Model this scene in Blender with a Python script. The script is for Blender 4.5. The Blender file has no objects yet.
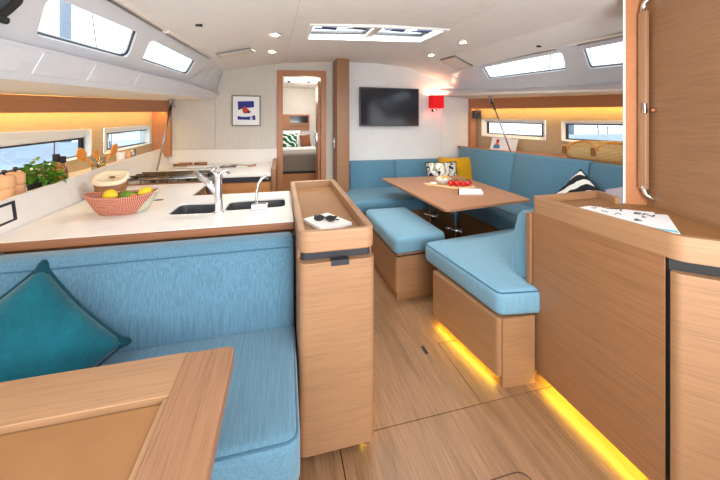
import bpy, bmesh, math, random
from mathutils import Vector, Matrix, noise
from mathutils.geometry import tessellate_polygon
random.seed(7)
PI = math.pi
S = bpy.context.scene
COL = S.collection

# ------------------------------------------------------------------ camera, world, light, exposure
cam_d = bpy.data.cameras.new('camera'); cam = bpy.data.objects.new('camera', cam_d); COL.objects.link(cam)
S.camera = cam
cam_d.sensor_fit = 'HORIZONTAL'; cam_d.sensor_width = 36.0
cam_d.lens = 36.0 * 311.0 / 720.0
cam_d.shift_y = -(240 - 127) / 720.0
cam_d.clip_start = 0.02
cam.location = (0, 0, 1.35)
cam.rotation_euler = (PI / 2, 0, -math.atan(79 / 311))
S.view_settings.view_transform = 'Standard'; S.view_settings.look = 'None'
S.view_settings.gamma = 1.0; S.view_settings.use_curve_mapping = False
S.view_settings.exposure = 0.2
W = bpy.data.worlds.new('overcast_sky'); S.world = W; W.use_nodes = True
wn = W.node_tree
bg = wn.nodes['Background']; bg.inputs[1].default_value = 2.6
tc = wn.nodes.new('ShaderNodeTexCoord'); sx = wn.nodes.new('ShaderNodeSeparateXYZ'); cr = wn.nodes.new('ShaderNodeValToRGB')
wn.links.new(tc.outputs['Generated'], sx.inputs[0]); wn.links.new(sx.outputs[2], cr.inputs[0]); wn.links.new(cr.outputs[0], bg.inputs[0])
cr.color_ramp.elements[0].position = 0.0; cr.color_ramp.elements[0].color = (0.86, 0.88, 0.92, 1)
cr.color_ramp.elements[1].position = 0.5; cr.color_ramp.elements[1].color = (0.92, 0.96, 1.0, 1)

def area_light(name, loc, target, sx_, sy_, power, color):
    l = bpy.data.lights.new(name, 'AREA'); l.shape = 'RECTANGLE'; l.size = sx_; l.size_y = sy_; l.energy = power; l.color = color
    o = bpy.data.objects.new(name, l); COL.objects.link(o); o.location = loc
    o.rotation_euler = (Vector(target) - Vector(loc)).to_track_quat('-Z', 'Y').to_euler()
    return o
# added fill lamp behind the camera, standing in for daylight down the companionway
area_light('companionway_fill', (0.7, -0.9, 2.3), (0.9, 3.4, 0.7), 1.6, 1.4, 8, (1.0, 0.98, 0.96))
# fill lamp added behind the camera, aimed up to brighten the deckhead
area_light('ceiling_fill', (0.6, -0.5, 1.25), (0.8, 1.15, 2.4), 0.9, 0.6, 42, (1.0, 0.985, 0.97))
# daylight through the two coachroof hatches of the saloon
area_light('hatch_daylight', (0.76, 2.42, 2.30), (0.76, 2.42, 0.0), 1.0, 0.42, 50, (1.0, 0.98, 0.96))

# ------------------------------------------------------------------ materials
def lin(c):
    return tuple(((v / 255) / 12.92 if v / 255 <= 0.04045 else ((v / 255 + 0.055) / 1.055) ** 2.4) for v in c[:3]) + (1,)
def new_mat(name):
    m = bpy.data.materials.new(name); m.use_nodes = True
    return m, m.node_tree, m.node_tree.nodes['Principled BSDF']
def N(nt, t, **k):
    n = nt.nodes.new(t)
    for a, b in k.items(): setattr(n, a, b)
    return n
def mapping(nt, scale, rot=(0, 0, 0)):
    t = N(nt, 'ShaderNodeTexCoord'); m = N(nt, 'ShaderNodeMapping')
    m.inputs['Scale'].default_value = scale; m.inputs['Rotation'].default_value = rot
    nt.links.new(t.outputs['Object'], m.inputs[0]); return m
def noise_n(nt, mp, scale, detail=4, rough=0.55):
    n = N(nt, 'ShaderNodeTexNoise'); n.inputs['Scale'].default_value = scale; n.inputs['Detail'].default_value = detail
    n.inputs['Roughness'].default_value = rough; nt.links.new(mp.outputs[0], n.inputs[0]); return n
def ramp(nt, src, stops):
    r = N(nt, 'ShaderNodeValToRGB'); e = r.color_ramp.elements
    while len(e) < len(stops): e.new(0.5)
    for i, (p, c) in enumerate(stops): e[i].position = p; e[i].color = c
    nt.links.new(src, r.inputs[0]); return r
def bump(nt, src, b, strength=0.2, dist=0.002):
    n = N(nt, 'ShaderNodeBump'); n.inputs['Strength'].default_value = strength; n.inputs['Distance'].default_value = dist
    nt.links.new(src, n.inputs['Height']); nt.links.new(n.outputs[0], b.inputs['Normal'])
def flat(name, c, rough=0.5, metal=0.0, var=0.0, coat=0.0, emit=None, estr=0.0, spec=None):
    m, nt, b = new_mat(name)
    b.inputs['Base Color'].default_value = lin(c); b.inputs['Roughness'].default_value = rough; b.inputs['Metallic'].default_value = metal
    b.inputs['Coat Weight'].default_value = coat
    if spec is not None: b.inputs['Specular IOR Level'].default_value = spec
    mp = mapping(nt, (1, 1, 1)); n = noise_n(nt, mp, 9, 3)
    lo = lin([v * (1 - var) for v in c]); hi = lin([min(255, v * (1 + var)) for v in c])
    r = ramp(nt, n.outputs[0], [(0.3, lo), (0.7, hi)]); nt.links.new(r.outputs[0], b.inputs['Base Color'])
    if emit: b.inputs['Emission Color'].default_value = lin(emit); b.inputs['Emission Strength'].default_value = estr
    return m
def wood(name, c, axis='h', contrast=0.07, fine=1.0, rough=0.42):
    m, nt, b = new_mat(name)
    f = 210 * fine; g = 5.0
    sc = {'h': (g, g, f), 'y': (f, g, f), 'x': (g, f, f), 'z': (f, f, g)}[axis]
    mp = mapping(nt, sc); n = noise_n(nt, mp, 1.0, 5, 0.65)
    sc2 = tuple(v * (0.18 if v > 10 else 0.3) for v in sc)
    mp2 = mapping(nt, sc2); n2 = noise_n(nt, mp2, 1.0, 3, 0.5); n2.inputs['Distortion'].default_value = 0.6
    dk = [v * (1 - contrast * 1.6) for v in c]; lt = [min(255, v * (1 + contrast * 0.55)) for v in c]
    r = ramp(nt, n.outputs[0], [(0.32, lin(dk)), (0.52, lin(c)), (0.75, lin(lt))])
    r2 = ramp(nt, n2.outputs[0], [(0.3, (0.93, 0.92, 0.91, 1)), (0.7, (1.04, 1.035, 1.03, 1))])
    mx = N(nt, 'ShaderNodeMix', data_type='RGBA', blend_type='MULTIPLY'); mx.inputs[0].default_value = 1
    nt.links.new(r.outputs[0], mx.inputs[6]); nt.links.new(r2.outputs[0], mx.inputs[7]); nt.links.new(mx.outputs[2], b.inputs['Base Color'])
    b.inputs['Roughness'].default_value = rough
    bump(nt, n.outputs[0], b, 0.15, 0.001)
    return m
def floor_wood(name):
    m, nt, b = new_mat(name)
    t = N(nt, 'ShaderNodeTexCoord'); s = N(nt, 'ShaderNodeSeparateXYZ'); nt.links.new(t.outputs['Object'], s.inputs[0])
    mp = mapping(nt, (120, 5, 1)); n = noise_n(nt, mp, 1.0, 5, 0.65)
    mp2 = mapping(nt, (16, 1.1, 1)); n2 = noise_n(nt, mp2, 1.0, 3, 0.5); n2.inputs['Distortion'].default_value = 1.2
    # strips about 7 cm wide, each with a tone of its own
    d = N(nt, 'ShaderNodeMath', operation='DIVIDE'); d.inputs[1].default_value = 0.07; nt.links.new(s.outputs[0], d.inputs[0])
    fl = N(nt, 'ShaderNodeMath', operation='FLOOR'); nt.links.new(d.outputs[0], fl.inputs[0])
    wn_ = N(nt, 'ShaderNodeTexWhiteNoise', noise_dimensions='1D'); nt.links.new(fl.outputs[0], wn_.inputs['W'])
    r = ramp(nt, n.outputs[0], [(0.28, lin((118, 86, 60))), (0.5, lin((142, 106, 76))), (0.75, lin((156, 121, 90)))])
    r2 = ramp(nt, n2.outputs[0], [(0.3, (0.76, 0.74, 0.71, 1)), (0.62, (1.05, 1.04, 1.03, 1))])
    r3 = ramp(nt, wn_.outputs[0], [(0, (0.92, 0.91, 0.90, 1)), (1, (1.06, 1.06, 1.06, 1))])
    mx = N(nt, 'ShaderNodeMix', data_type='RGBA', blend_type='MULTIPLY'); mx.inputs[0].default_value = 1
    nt.links.new(r.outputs[0], mx.inputs[6]); nt.links.new(r2.outputs[0], mx.inputs[7])
    mx2 = N(nt, 'ShaderNodeMix', data_type='RGBA', blend_type='MULTIPLY'); mx2.inputs[0].default_value = 1
    nt.links.new(mx.outputs[2], mx2.inputs[6]); nt.links.new(r3.outputs[0], mx2.inputs[7]); nt.links.new(mx2.outputs[2], b.inputs['Base Color'])
    b.inputs['Roughness'].default_value = 0.38; bump(nt, n.outputs[0], b, 0.12, 0.001)
    return m
def fabric(name, c, contrast=0.12, streak='z', weave=520, sheen=0.25, streaks=70):
    m, nt, b = new_mat(name)
    sc = {'z': (streaks, streaks, 5), 'x': (5, streaks, streaks), 'y': (streaks, 5, streaks)}[streak]
    mp = mapping(nt, sc); n = noise_n(nt, mp, 1.0, 6, 0.75)
    mp2 = mapping(nt, (1, 1, 1)); n2 = noise_n(nt, mp2, weave, 2, 0.6)
    dk = [v * (1 - contrast) for v in c]; lt = [min(255, v * (1 + contrast)) for v in c]
    r = ramp(nt, n.outputs[0], [(0.3, lin(dk)), (0.5, lin(c)), (0.72, lin(lt))])
    r2 = ramp(nt, n2.outputs[0], [(0.3, (0.86, 0.88, 0.9, 1)), (0.7, (1.1, 1.08, 1.06, 1))])
    mx = N(nt, 'ShaderNodeMix', data_type='RGBA', blend_type='MULTIPLY'); mx.inputs[0].default_value = 1
    nt.links.new(r.outputs[0], mx.inputs[6]); nt.links.new(r2.outputs[0], mx.inputs[7]); nt.links.new(mx.outputs[2], b.inputs['Base Color'])
    b.inputs['Roughness'].default_value = 0.9; b.inputs['Sheen Weight'].default_value = sheen; b.inputs['Specular IOR Level'].default_value = 0.2
    bump(nt, n2.outputs[0], b, 0.35, 0.002)
    return m
def glass(name, tint=(240, 246, 248), gloss=0.06):
    m, nt, b = new_mat(name); nt.nodes.remove(b); out = nt.nodes['Material Output']
    tr = N(nt, 'ShaderNodeBsdfTransparent'); tr.inputs[0].default_value = lin(tint)
    g = N(nt, 'ShaderNodeBsdfGlossy'); g.inputs['Roughness'].default_value = 0.02
    mx = N(nt, 'ShaderNodeMixShader'); mx.inputs[0].default_value = gloss
    nt.links.new(tr.outputs[0], mx.inputs[1]); nt.links.new(g.outputs[0], mx.inputs[2]); nt.links.new(mx.outputs[0], out.inputs[0])
    return m
def voro(name, cols, scale, rough=0.8, mpsc=(1, 1, 1), rnd=1.0, interp='CONSTANT'):
    m, nt, b = new_mat(name); mp = mapping(nt, mpsc)
    v = N(nt, 'ShaderNodeTexVoronoi'); v.inputs['Scale'].default_value = scale; v.inputs['Randomness'].default_value = rnd
    nt.links.new(mp.outputs[0], v.inputs[0])
    r = ramp(nt, v.outputs['Color'], [(i / len(cols), lin(c)) for i, c in enumerate(cols)]); r.color_ramp.interpolation = interp
    nt.links.new(r.outputs[0], b.inputs['Base Color']); b.inputs['Roughness'].default_value = rough
    return m
def stripes(name, cols, axis, freq, distort=4.0, rough=0.85, dscale=1.5):
    m, nt, b = new_mat(name); mp = mapping(nt, (1, 1, 1))
    w = N(nt, 'ShaderNodeTexWave', bands_direction=axis); w.inputs['Scale'].default_value = freq; w.inputs['Distortion'].default_value = distort
    w.inputs['Detail'].default_value = 2; w.inputs['Detail Scale'].default_value = dscale
    nt.links.new(mp.outputs[0], w.inputs[0])
    r = ramp(nt, w.outputs['Fac'], [(i / len(cols), lin(c)) for i, c in enumerate(cols)]); r.color_ramp.interpolation = 'CONSTANT'
    nt.links.new(r.outputs[0], b.inputs['Base Color']); b.inputs['Roughness'].default_value = rough
    return m

M = {}
OAK = (154, 114, 80)
M['oak'] = wood('oak_horizontal_grain', OAK)
M['oak_warm'] = wood('oak_warm_horizontal_grain', (148, 105, 71))
M['oak_y'] = wood('oak_rim_grain', (162, 122, 88), 'h', 0.06)
M['oak_x'] = wood('oak_crosswise_grain', (160, 120, 86), 'x', 0.08)
M['oak_z'] = wood('oak_upright_grain', (150, 108, 76), 'z', 0.06)
M['tabletop'] = wood('table_veneer', (166, 118, 86), 'y', 0.04)
M['beam'] = wood('beam_veneer', (182, 122, 82), 'y', 0.03)
M['trim_oak'] = wood('worktop_edge_oak', (138, 88, 56), 'x', 0.08)
M['cabinet_orange'] = wood('forward_cabin_veneer', (205, 140, 85), 'h', 0.07)
M['tray'] = flat('tray_liner', (142, 98, 56), 0.55, var=0.03)
M['floor'] = floor_wood('floor_oak_strips')
M['floor_dark'] = flat('floor_joint_dark', (70, 46, 30), 0.8)
M['blue'] = fabric('blue_herringbone', (84, 120, 140), 0.15, 'z', streaks=160)
M['blue_seat'] = fabric('blue_herringbone_seat', (88, 124, 143), 0.11, 'y', streaks=160)
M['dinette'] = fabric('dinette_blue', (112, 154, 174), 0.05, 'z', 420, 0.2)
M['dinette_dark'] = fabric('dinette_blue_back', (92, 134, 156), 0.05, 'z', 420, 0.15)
M['pipe'] = fabric('blue_piping', (58, 98, 122), 0.05)
M['teal'] = fabric('teal_velvet', (8, 78, 90), 0.12, 'z', 60, 0.15, 12)
M['teal_dark'] = fabric('teal_velvet_piping', (5, 52, 64), 0.1, 'z', 60, 0.1, 12)
M['mustard'] = fabric('mustard_linen', (206, 152, 8), 0.06, 'x', 300, 0.2)
M['white'] = flat('white_worktop', (238, 234, 228), 0.28, var=0.01)
M['splash'] = flat('white_laminate', (232, 226, 220), 0.4, var=0.01)
M['gel'] = flat('white_gelcoat', (214, 214, 218), 0.32, var=0.015)
M['ceiling'] = flat('ceiling_vinyl', (236, 231, 226), 0.75, var=0.01)
M['soffit'] = flat('soffit_vinyl', (228, 218, 206), 0.7, var=0.01)
M['beige'] = fabric('beige_wall_fabric', (208, 202, 192), 0.03, 'z', 300, 0.1)
M['white_wall'] = flat('white_wall_panel', (228, 226, 224), 0.6, var=0.01)
M['hull'] = fabric('taupe_hull_lining', (188, 168, 138), 0.04, 'y', 250, 0.05)
M['reveal'] = flat('window_reveal_white', (236, 234, 230), 0.5, var=0.01)
M['black'] = flat('black_rubber', (24, 24, 28), 0.5)
M['dark'] = flat('dark_trim_and_gap_shade', (20, 17, 18), 0.6)  # dark trim colour; in the cabinet gaps it paints in the shade
M['charcoal'] = flat('charcoal_band', (36, 36, 42), 0.5)
M['steel'] = flat('brushed_steel', (168, 168, 170), 0.28, 1.0, 0.05)
M['sink'] = flat('sink_steel', (92, 94, 98), 0.45, 0.5, 0.06)
M['chrome'] = flat('chrome', (228, 229, 231), 0.16, 1.0)
M['darksteel'] = flat('burner_iron', (96, 82, 64), 0.35, 0.8, 0.3)
M['glass'] = glass('clear_pane'); M['smoke'] = glass('tinted_port_glass', (225, 234, 238), 0.08)
M['screen'] = flat('tv_screen', (38, 40, 48), 0.12, 0.0, 0.03)
M['bezel'] = flat('tv_bezel', (74, 74, 78), 0.35, 0.4)
M['paper'] = flat('white_paper', (240, 240, 240), 0.6, var=0.01)
M['lens'] = flat('sunglass_lens', (20, 18, 22), 0.08, coat=0.5)
M['led'] = flat('led_strip_yellow', (255, 220, 60), 0.5, emit=(255, 214, 48), estr=50.0)
M['ledsoft'] = flat('led_strip_warm', (255, 220, 120), 0.5, emit=(255, 205, 90), estr=22.0)
M['bulb'] = flat('lamp_bulb', (255, 240, 210), 0.5, emit=(255, 226, 180), estr=30.0)
def shade_mat():
    m, nt, b = new_mat('red_fabric_shade'); b.inputs['Base Color'].default_value = lin((215, 10, 22)); b.inputs['Roughness'].default_value = 0.8
    b.inputs['Emission Color'].default_value = lin((225, 8, 18)); b.inputs['Emission Strength'].default_value = 0.35
    n = noise_n(nt, mapping(nt, (1, 1, 1)), 300, 2); bump(nt, n.outputs[0], b, 0.2); return m
M['red_shade'] = shade_mat()

# ------------------------------------------------------------------ mesh helpers (world coordinates)
def box(bm, x0, x1, y0, y1, z0, z1):
    v = [bm.verts.new(p) for p in ((x0, y0, z0), (x1, y0, z0), (x1, y1, z0), (x0, y1, z0), (x0, y0, z1), (x1, y0, z1), (x1, y1, z1), (x0, y1, z1))]
    for f in ((0, 3, 2, 1), (4, 5, 6, 7), (0, 1, 5, 4), (1, 2, 6, 5), (2, 3, 7, 6), (3, 0, 4, 7)): bm.faces.new([v[i] for i in f])
def hexa(bm, pts):
    v = [bm.verts.new(p) for p in pts]
    for f in ((0, 3, 2, 1), (4, 5, 6, 7), (0, 1, 5, 4), (1, 2, 6, 5), (2, 3, 7, 6), (3, 0, 4, 7)): bm.faces.new([v[i] for i in f])
def rpoly(pts, r, n=5):
    out = []; L = len(pts); rs = r if isinstance(r, (list, tuple)) else [r] * L
    for i in range(L):
        p = Vector(pts[i]); a = Vector(pts[i - 1]) - p; b = Vector(pts[(i + 1) % L]) - p
        if rs[i] <= 0: out.append(tuple(p)); continue
        la, lb = a.length, b.length; a.normalize(); b.normalize()
        ang = a.angle(b); d = min(rs[i] / math.tan(ang / 2), la * 0.49, lb * 0.49)
        p0 = p + a * d; p1 = p + b * d
        for k in range(n + 1):
            t = k / n; q = p0 * (1 - t) ** 2 + p * 2 * t * (1 - t) + p1 * t * t
            out.append(tuple(q))
    return out
def loft(bm, loops, cap0=True, cap1=True, closed=True):
    rings = [[bm.verts.new(p) for p in l] for l in loops]; n = len(rings[0])
    for a, b in zip(rings, rings[1:]):
        for i in range(n if closed else n - 1):
            j = (i + 1) % n; bm.faces.new((a[i], a[j], b[j], b[i]))
    if closed and cap0: bm.faces.new(rings[0][::-1])
    if closed and cap1: bm.faces.new(rings[-1])
    return rings
def prism(bm, pts, z0, z1): loft(bm, [[(x, y, z0) for x, y in pts], [(x, y, z1) for x, y in pts]])
def slab(bm, pts3, vec):
    v = Vector(vec); loft(bm, [[tuple(p) for p in pts3], [tuple(Vector(p) + v) for p in pts3]])
def plate(bm, mapf, outer, holes, off):
    """flat plate with holes; mapf(u,v)->point, off = thickness vector"""
    off = Vector(off); loops = [outer] + holes
    tris = tessellate_polygon([[Vector((u, v, 0)) for u, v in l] for l in loops])
    allp = [p for l in loops for p in l]
    A = [bm.verts.new(mapf(*p)) for p in allp]; B = [bm.verts.new(Vector(mapf(*p)) + off) for p in allp]
    for t in tris:
        bm.faces.new([A[i] for i in t]); bm.faces.new([B[i] for i in reversed(t)])
    k = 0
    for l in loops:
        n = len(l)
        for i in range(n):
            a, b = k + i, k + (i + 1) % n; bm.faces.new((A[a], A[b], B[b], B[a]))
        k += n
def ring(bm, outer, inner, off, off2=None):
    """frame between two equal-count 3D loops"""
    off = Vector(off); n = len(outer)
    L = [[bm.verts.new(p) for p in outer], [bm.verts.new(p) for p in inner],
         [bm.verts.new(Vector(p) + off) for p in inner], [bm.verts.new(Vector(p) + off) for p in outer]]
    for k in range(4):
        a, b = L[k], L[(k + 1) % 4]
        for i in range(n):
            j = (i + 1) % n; bm.faces.new((a[i], a[j], b[j], b[i]))
def tube(bm, pts, r, n=8, closed=False, caps=True):
    pts = [Vector(p) for p in pts]; L = len(pts); rs = r if isinstance(r, (list, tuple)) else [r] * L
    loops = []; prev = None
    for i, p in enumerate(pts):
        if closed: d = pts[(i + 1) % L] - pts[i - 1]
        else: d = pts[min(i + 1, L - 1)] - pts[max(i - 1, 0)]
        d.normalize()
        if prev is None:
            prev = d.orthogonal().normalized()
        else:
            prev = (prev - d * prev.dot(d)); prev = prev.normalized() if prev.length > 1e-6 else d.orthogonal().normalized()
        u = prev; w = d.cross(u)
        loops.append([tuple(p + (u * math.cos(2 * PI * k / n) + w * math.sin(2 * PI * k / n)) * rs[i]) for k in range(n)])
    rings = [[bm.verts.new(q) for q in l] for l in loops]
    prs = list(zip(rings, rings[1:])) + ([(rings[-1], rings[0])] if closed else [])
    for a, b in prs:
        for k in range(n):
            j = (k + 1) % n; bm.faces.new((a[k], a[j], b[j], b[k]))
    if not closed and caps: bm.faces.new(rings[0][::-1]); bm.faces.new(rings[-1])
def lathe(bm, prof, c, n=24, sx=1, sy=1, rot=0, axis=None):
    loops = []
    for r, z in prof:
        l = []
        for k in range(n):
            a = 2 * PI * k / n; x, y = r * math.cos(a) * sx, r * math.sin(a) * sy
            x, y = x * math.cos(rot) - y * math.sin(rot), x * math.sin(rot) + y * math.cos(rot)
            v = Vector((x, y, z))
            if axis is not None: v = axis @ v
            l.append(tuple(Vector(c) + v))
        loops.append(l)
    loft(bm, loops)
def ball(bm, c, r, sx=1, sy=1, sz=1, seg=14, rings=9):
    prof = [(max(1e-4, math.sin(PI * i / rings)), -math.cos(PI * i / rings)) for i in range(rings + 1)]
    loops = [[(c[0] + r * sx * p * math.cos(2 * PI * k / seg), c[1] + r * sy * p * math.sin(2 * PI * k / seg), c[2] + r * sz * z) for k in range(seg)] for p, z in prof]
    loft(bm, loops)
def BM(): return bmesh.new()
def finish(bm): bmesh.ops.recalc_face_normals(bm, faces=bm.faces)

# ------------------------------------------------------------------ objects
def thing(name, label, cat, loc, group=None):
    o = bpy.data.objects.new(name, None); COL.objects.link(o); o.location = loc; o.empty_display_size = 0.1
    o['label'] = label; o['category'] = cat
    if group: o['group'] = group
    return o
def origin(o):
    v = Vector((0, 0, 0))
    while o is not None: v = v + o.location; o = o.parent
    return v
def obj(name, bm, mat, parent=None, bevel=0.0, smooth=False, label=None, seg=2, sub=0, cat=None, group=None, at=None):
    finish(bm)
    off = origin(parent) if parent else Vector(at or (0, 0, 0))
    bmesh.ops.translate(bm, verts=bm.verts, vec=-off)
    me = bpy.data.meshes.new(name); bm.to_mesh(me); bm.free()
    mats = mat if isinstance(mat, (list, tuple)) else [mat]
    for m in mats: me.materials.append(m)
    if smooth: me.polygons.foreach_set('use_smooth', [True] * len(me.polygons))
    o = bpy.data.objects.new(name, me); COL.objects.link(o)
    if parent: o.parent = parent
    elif at: o.location = at
    if bevel:
        b = o.modifiers.new('bevel', 'BEVEL'); b.width = bevel; b.segments = seg; b.limit_method = 'ANGLE'; b.angle_limit = math.radians(40)
        me.polygons.foreach_set('use_smooth', [True] * len(me.polygons))
        wnm = o.modifiers.new('wn', 'WEIGHTED_NORMAL'); wnm.keep_sharp = True
    if sub:
        s = o.modifiers.new('sub', 'SUBSURF'); s.levels = sub; s.render_levels = sub
    if label: o['label'] = label
    if cat: o['category'] = cat
    if group: o['group'] = group
    return o
def struct(name, bm, mat, **k):
    o = obj(name, bm, mat, **k); o['kind'] = 'structure'; return o
def sthing(name, label=None, loc=(0, 0, 0)):
    o = bpy.data.objects.new(name, None); COL.objects.link(o); o.location = loc; o['kind'] = 'structure'
    if label: o['label'] = label
    return o
def bx(name, x0, x1, y0, y1, z0, z1, mat, parent=None, bevel=0.0, **k):
    bm = BM(); box(bm, x0, x1, y0, y1, z0, z1); return obj(name, bm, mat, parent, bevel, **k)
def lerp(a, b, t): return a + (b - a) * t
def lerp3(a, b, t): return tuple(lerp(p, q, t) for p, q in zip(a, b))

# ================================================================== SETTING
# ---- floor: base with removable floor panels, dark joints between them
floor = sthing('floor', 'light oak strip floor of removable boards with thin dark joints')
bx('subfloor', -1.7, 3.1, -0.5, 7.2, -0.06, -0.012, M['floor_dark'], floor)
G = 0.002
def fpanel(x0, x1, y0, y1):
    bx('floor_board', x0 + G, x1 - G, y0 + G, y1 - G, -0.012, 0.0, M['floor'], floor, 0.001, seg=1)
xs = [-1.7, 0.24, 0.95, 3.1]
fpanel(-1.7, 0.24, -0.5, 1.325); fpanel(0.24, 3.1, -0.5, 1.325); fpanel(0.95, 3.1, 1.325, 1.76)
bm = BM(); prism(bm, [(-1.698, 1.327), (0.948, 1.327), (0.948, 1.762), (3.098, 1.762), (3.098, 4.398), (-1.698, 4.398)], -0.012, 0.0); obj('floor_board', bm, M['floor'], floor)
fpanel(-1.7, 3.1, 4.4, 7.2)
# lifting slot and the rounded hatch in the near board
t = thing('floor_lifting_ring', 'small black slot let into the oak floor in the aisle', 'fitting', (0.842, 1.73, 0.0))
bx('slot', 0.832, 0.852, 1.695, 1.76, 0.0, 0.0025, M['black'], t, 0.002)
bm = BM(); p = rpoly([(0.60, 0.75), (0.93, 0.75), (0.93, 1.03), (0.60, 1.03)], 0.05)
c = Vector((0.765, 0.89)); pin = [tuple(c + (Vector(q) - c) * 0.975) for q in p]
ring(bm, [(x, y, 0.0006) for x, y in p], [(x, y, 0.0006) for x, y in pin], (0, 0, 0.0008))
obj('hatch_joint', bm, M['floor_dark'], floor)

# ---- forward bulkhead with doorway
OUT = [(-1.60, 1.70), (-0.871, 1.715), (-0.80, 1.80), (-0.774, 1.878), (-0.738, 2.085), (0.04, 2.23), (0.705, 2.278), (1.316, 2.294), (2.118, 2.227), (2.355, 2.082), (2.44, 1.90), (2.47, 1.82), (3.05, 1.80)]
def zout(x):
    for (a, za), (b, zb) in zip(OUT, OUT[1:]):
        if a <= x <= b: return lerp(za, zb, (x - a) / (b - a))
    return OUT[0][1] if x < OUT[0][0] else OUT[-1][1]
wf = sthing('wall_forward', 'forward bulkhead, beige fabric to port and white panels to starboard')
bm = BM(); plate(bm, lambda u, v: (u, 4.41, v), [(-1.7, 0), (3.15, 0), (3.15, 1.9)] + [(2.60, 2.25), (2.118, 2.36), (1.316, 2.40), (0.04, 2.33), (-0.9, 2.2)] + [(-1.7, 1.8)],
      [[(0.0, 0.02), (0.575, 0.02), (0.575, 2.10), (0.0, 2.10)]], (0, 0.04, 0))
obj('bulkhead', bm, M['white_wall'], wf)
def wpanel(x0, x1, z0, mat, name='wall_panel', y=4.40):
    xs_ = sorted({x0 + 0.002, x1 - 0.002} | {a for a, _ in OUT if x0 < a < x1})
    pts = [(x0 + 0.002, z0), (x1 - 0.002, z0)] + [(x, zout(x) + 0.004) for x in reversed(xs_)]
    bm = BM(); slab(bm, [(x, y - 0.008, z) for x, z in pts], (0, 0.014, 0)); obj(name, bm, mat, wf)
wpanel(-1.55, -0.83, 1.064, M['beige']); wpanel(-0.83, -0.055, 1.064, M['beige'])
wpanel(-0.055, 0.62, 2.12, M['beige']); wpanel(0.62, 0.73, 0.0, M['beige'])
wpanel(0.73, 2.43, 0.0, M['white_wall']); wpanel(2.43, 3.05, 0.0, M['white_wall'])
bm = BM(); box(bm, -1.5, -0.056, 4.385, 4.40, 0.86, 1.06); obj('backsplash', bm, M['splash'], wf)

# ---- doorway to the forward cabin
d1 = sthing('door_1', 'oak door frame with open door into the forward cabin')
bm = BM(); plate(bm, lambda u, v: (u, 4.375, v), [(-0.055, 0), (0.62, 0), (0.62, 2.145), (-0.055, 2.125)], [[(0.025, 0.02), (0.545, 0.02), (0.545, 2.06), (0.025, 2.06)]], (0, 0.10, 0))
obj('door_frame', bm, M['beam'], d1, 0.004)
bm = BM(); slab(bm, [(0.545, 4.48, 0.05), (0.568, 4.98, 0.05), (0.568, 4.98, 2.02), (0.545, 4.48, 2.02)], (-0.03, 0, 0)); leaf = obj('door_leaf', bm, M['beam'], d1, 0.003)
bm = BM(); box(bm, 0.50, 0.53, 4.56, 4.62, 1.14, 1.26); tube(bm, [(0.52, 4.59, 1.2), (0.475, 4.59, 1.2), (0.47, 4.68, 1.2)], 0.009); obj('door_handle', bm, M['steel'], leaf, 0.003, label='chrome lever handle')

# ---- oak post beside the doorway
pc = sthing('trim_1', 'square oak post beside the doorway')
bm = BM(); box(bm, 0.712, 0.885, 4.05, 4.40, 0.0, 2.29); obj('post_core', bm, M['oak_warm'], pc, 0.012, seg=3)
t = thing('light_switch', 'small chrome switch on the side of the oak post by the doorway', 'switch', (0.708, 4.20, 1.12))
bm = BM(); box(bm, 0.697, 0.711, 4.17, 4.22, 1.06, 1.20); obj('switch_plate', bm, M['steel'], t, 0.005)
ball_ = BM(); ball(ball_, (0.694, 4.195, 1.15), 0.014); obj('rocker', ball_, M['chrome'], t, smooth=True)

# ---- ceiling: crowned, falling gently aft, with the hatch opening
def zc(x, y): return zout(max(-0.738, min(2.20, x))) + 0.065 * (y - 4.4)
HX0, HX1, HY0, HY1 = 0.225, 1.33, 2.32, 2.80
def edgeL(y):
    if y <= 3.3: t_ = (y - 1.6) / 2.94; return (-0.72 + 0.15 * t_, y, 1.92 + 0.16 * t_)
    s = (y - 3.3) / 1.1; return (lerp(-0.633, -0.738, s), y, lerp(2.012, 2.085, s))
def edgeR(y):
    if y <= 3.3: t_ = (y - 2.1) / 2.54; return (2.25 - 0.16 * t_, y, 2.015 + 0.20 * t_ * 0.44)
    s = (y - 3.3) / 1.1; x0, y0, z0 = edgeR(3.3); return (lerp(x0, 2.355, s), y, lerp(z0, 2.082, s))
rows = [0.75, 1.2, 1.7, HY0, HY1, 3.0, 3.3, 3.6, 4.0, 4.41]
colx = [None, -0.40, 0.0, HX0, 0.5, 0.75, 1.0, HX1, 1.6, 1.9, None]
bm = BM(); grid = {}
for i, y in enumerate(rows):
    for j, x in enumerate(colx):
        if x is None: p = edgeL(y) if j == 0 else edgeR(y)
        else: p = (x, y, zc(x, y))
        grid[i, j] = (bm.verts.new(p), bm.verts.new((p[0], p[1], p[2] + 0.05)))
def cell_ok(i, j): return not (i == 3 and 3 <= j <= 6)
nr, nc = len(rows), len(colx)
for i in range(nr - 1):
    for j in range(nc - 1):
        if not cell_ok(i, j): continue
        for k in (0, 1): bm.faces.new([grid[i, j][k], grid[i, j + 1][k], grid[i + 1, j + 1][k], grid[i + 1, j][k]])
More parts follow.
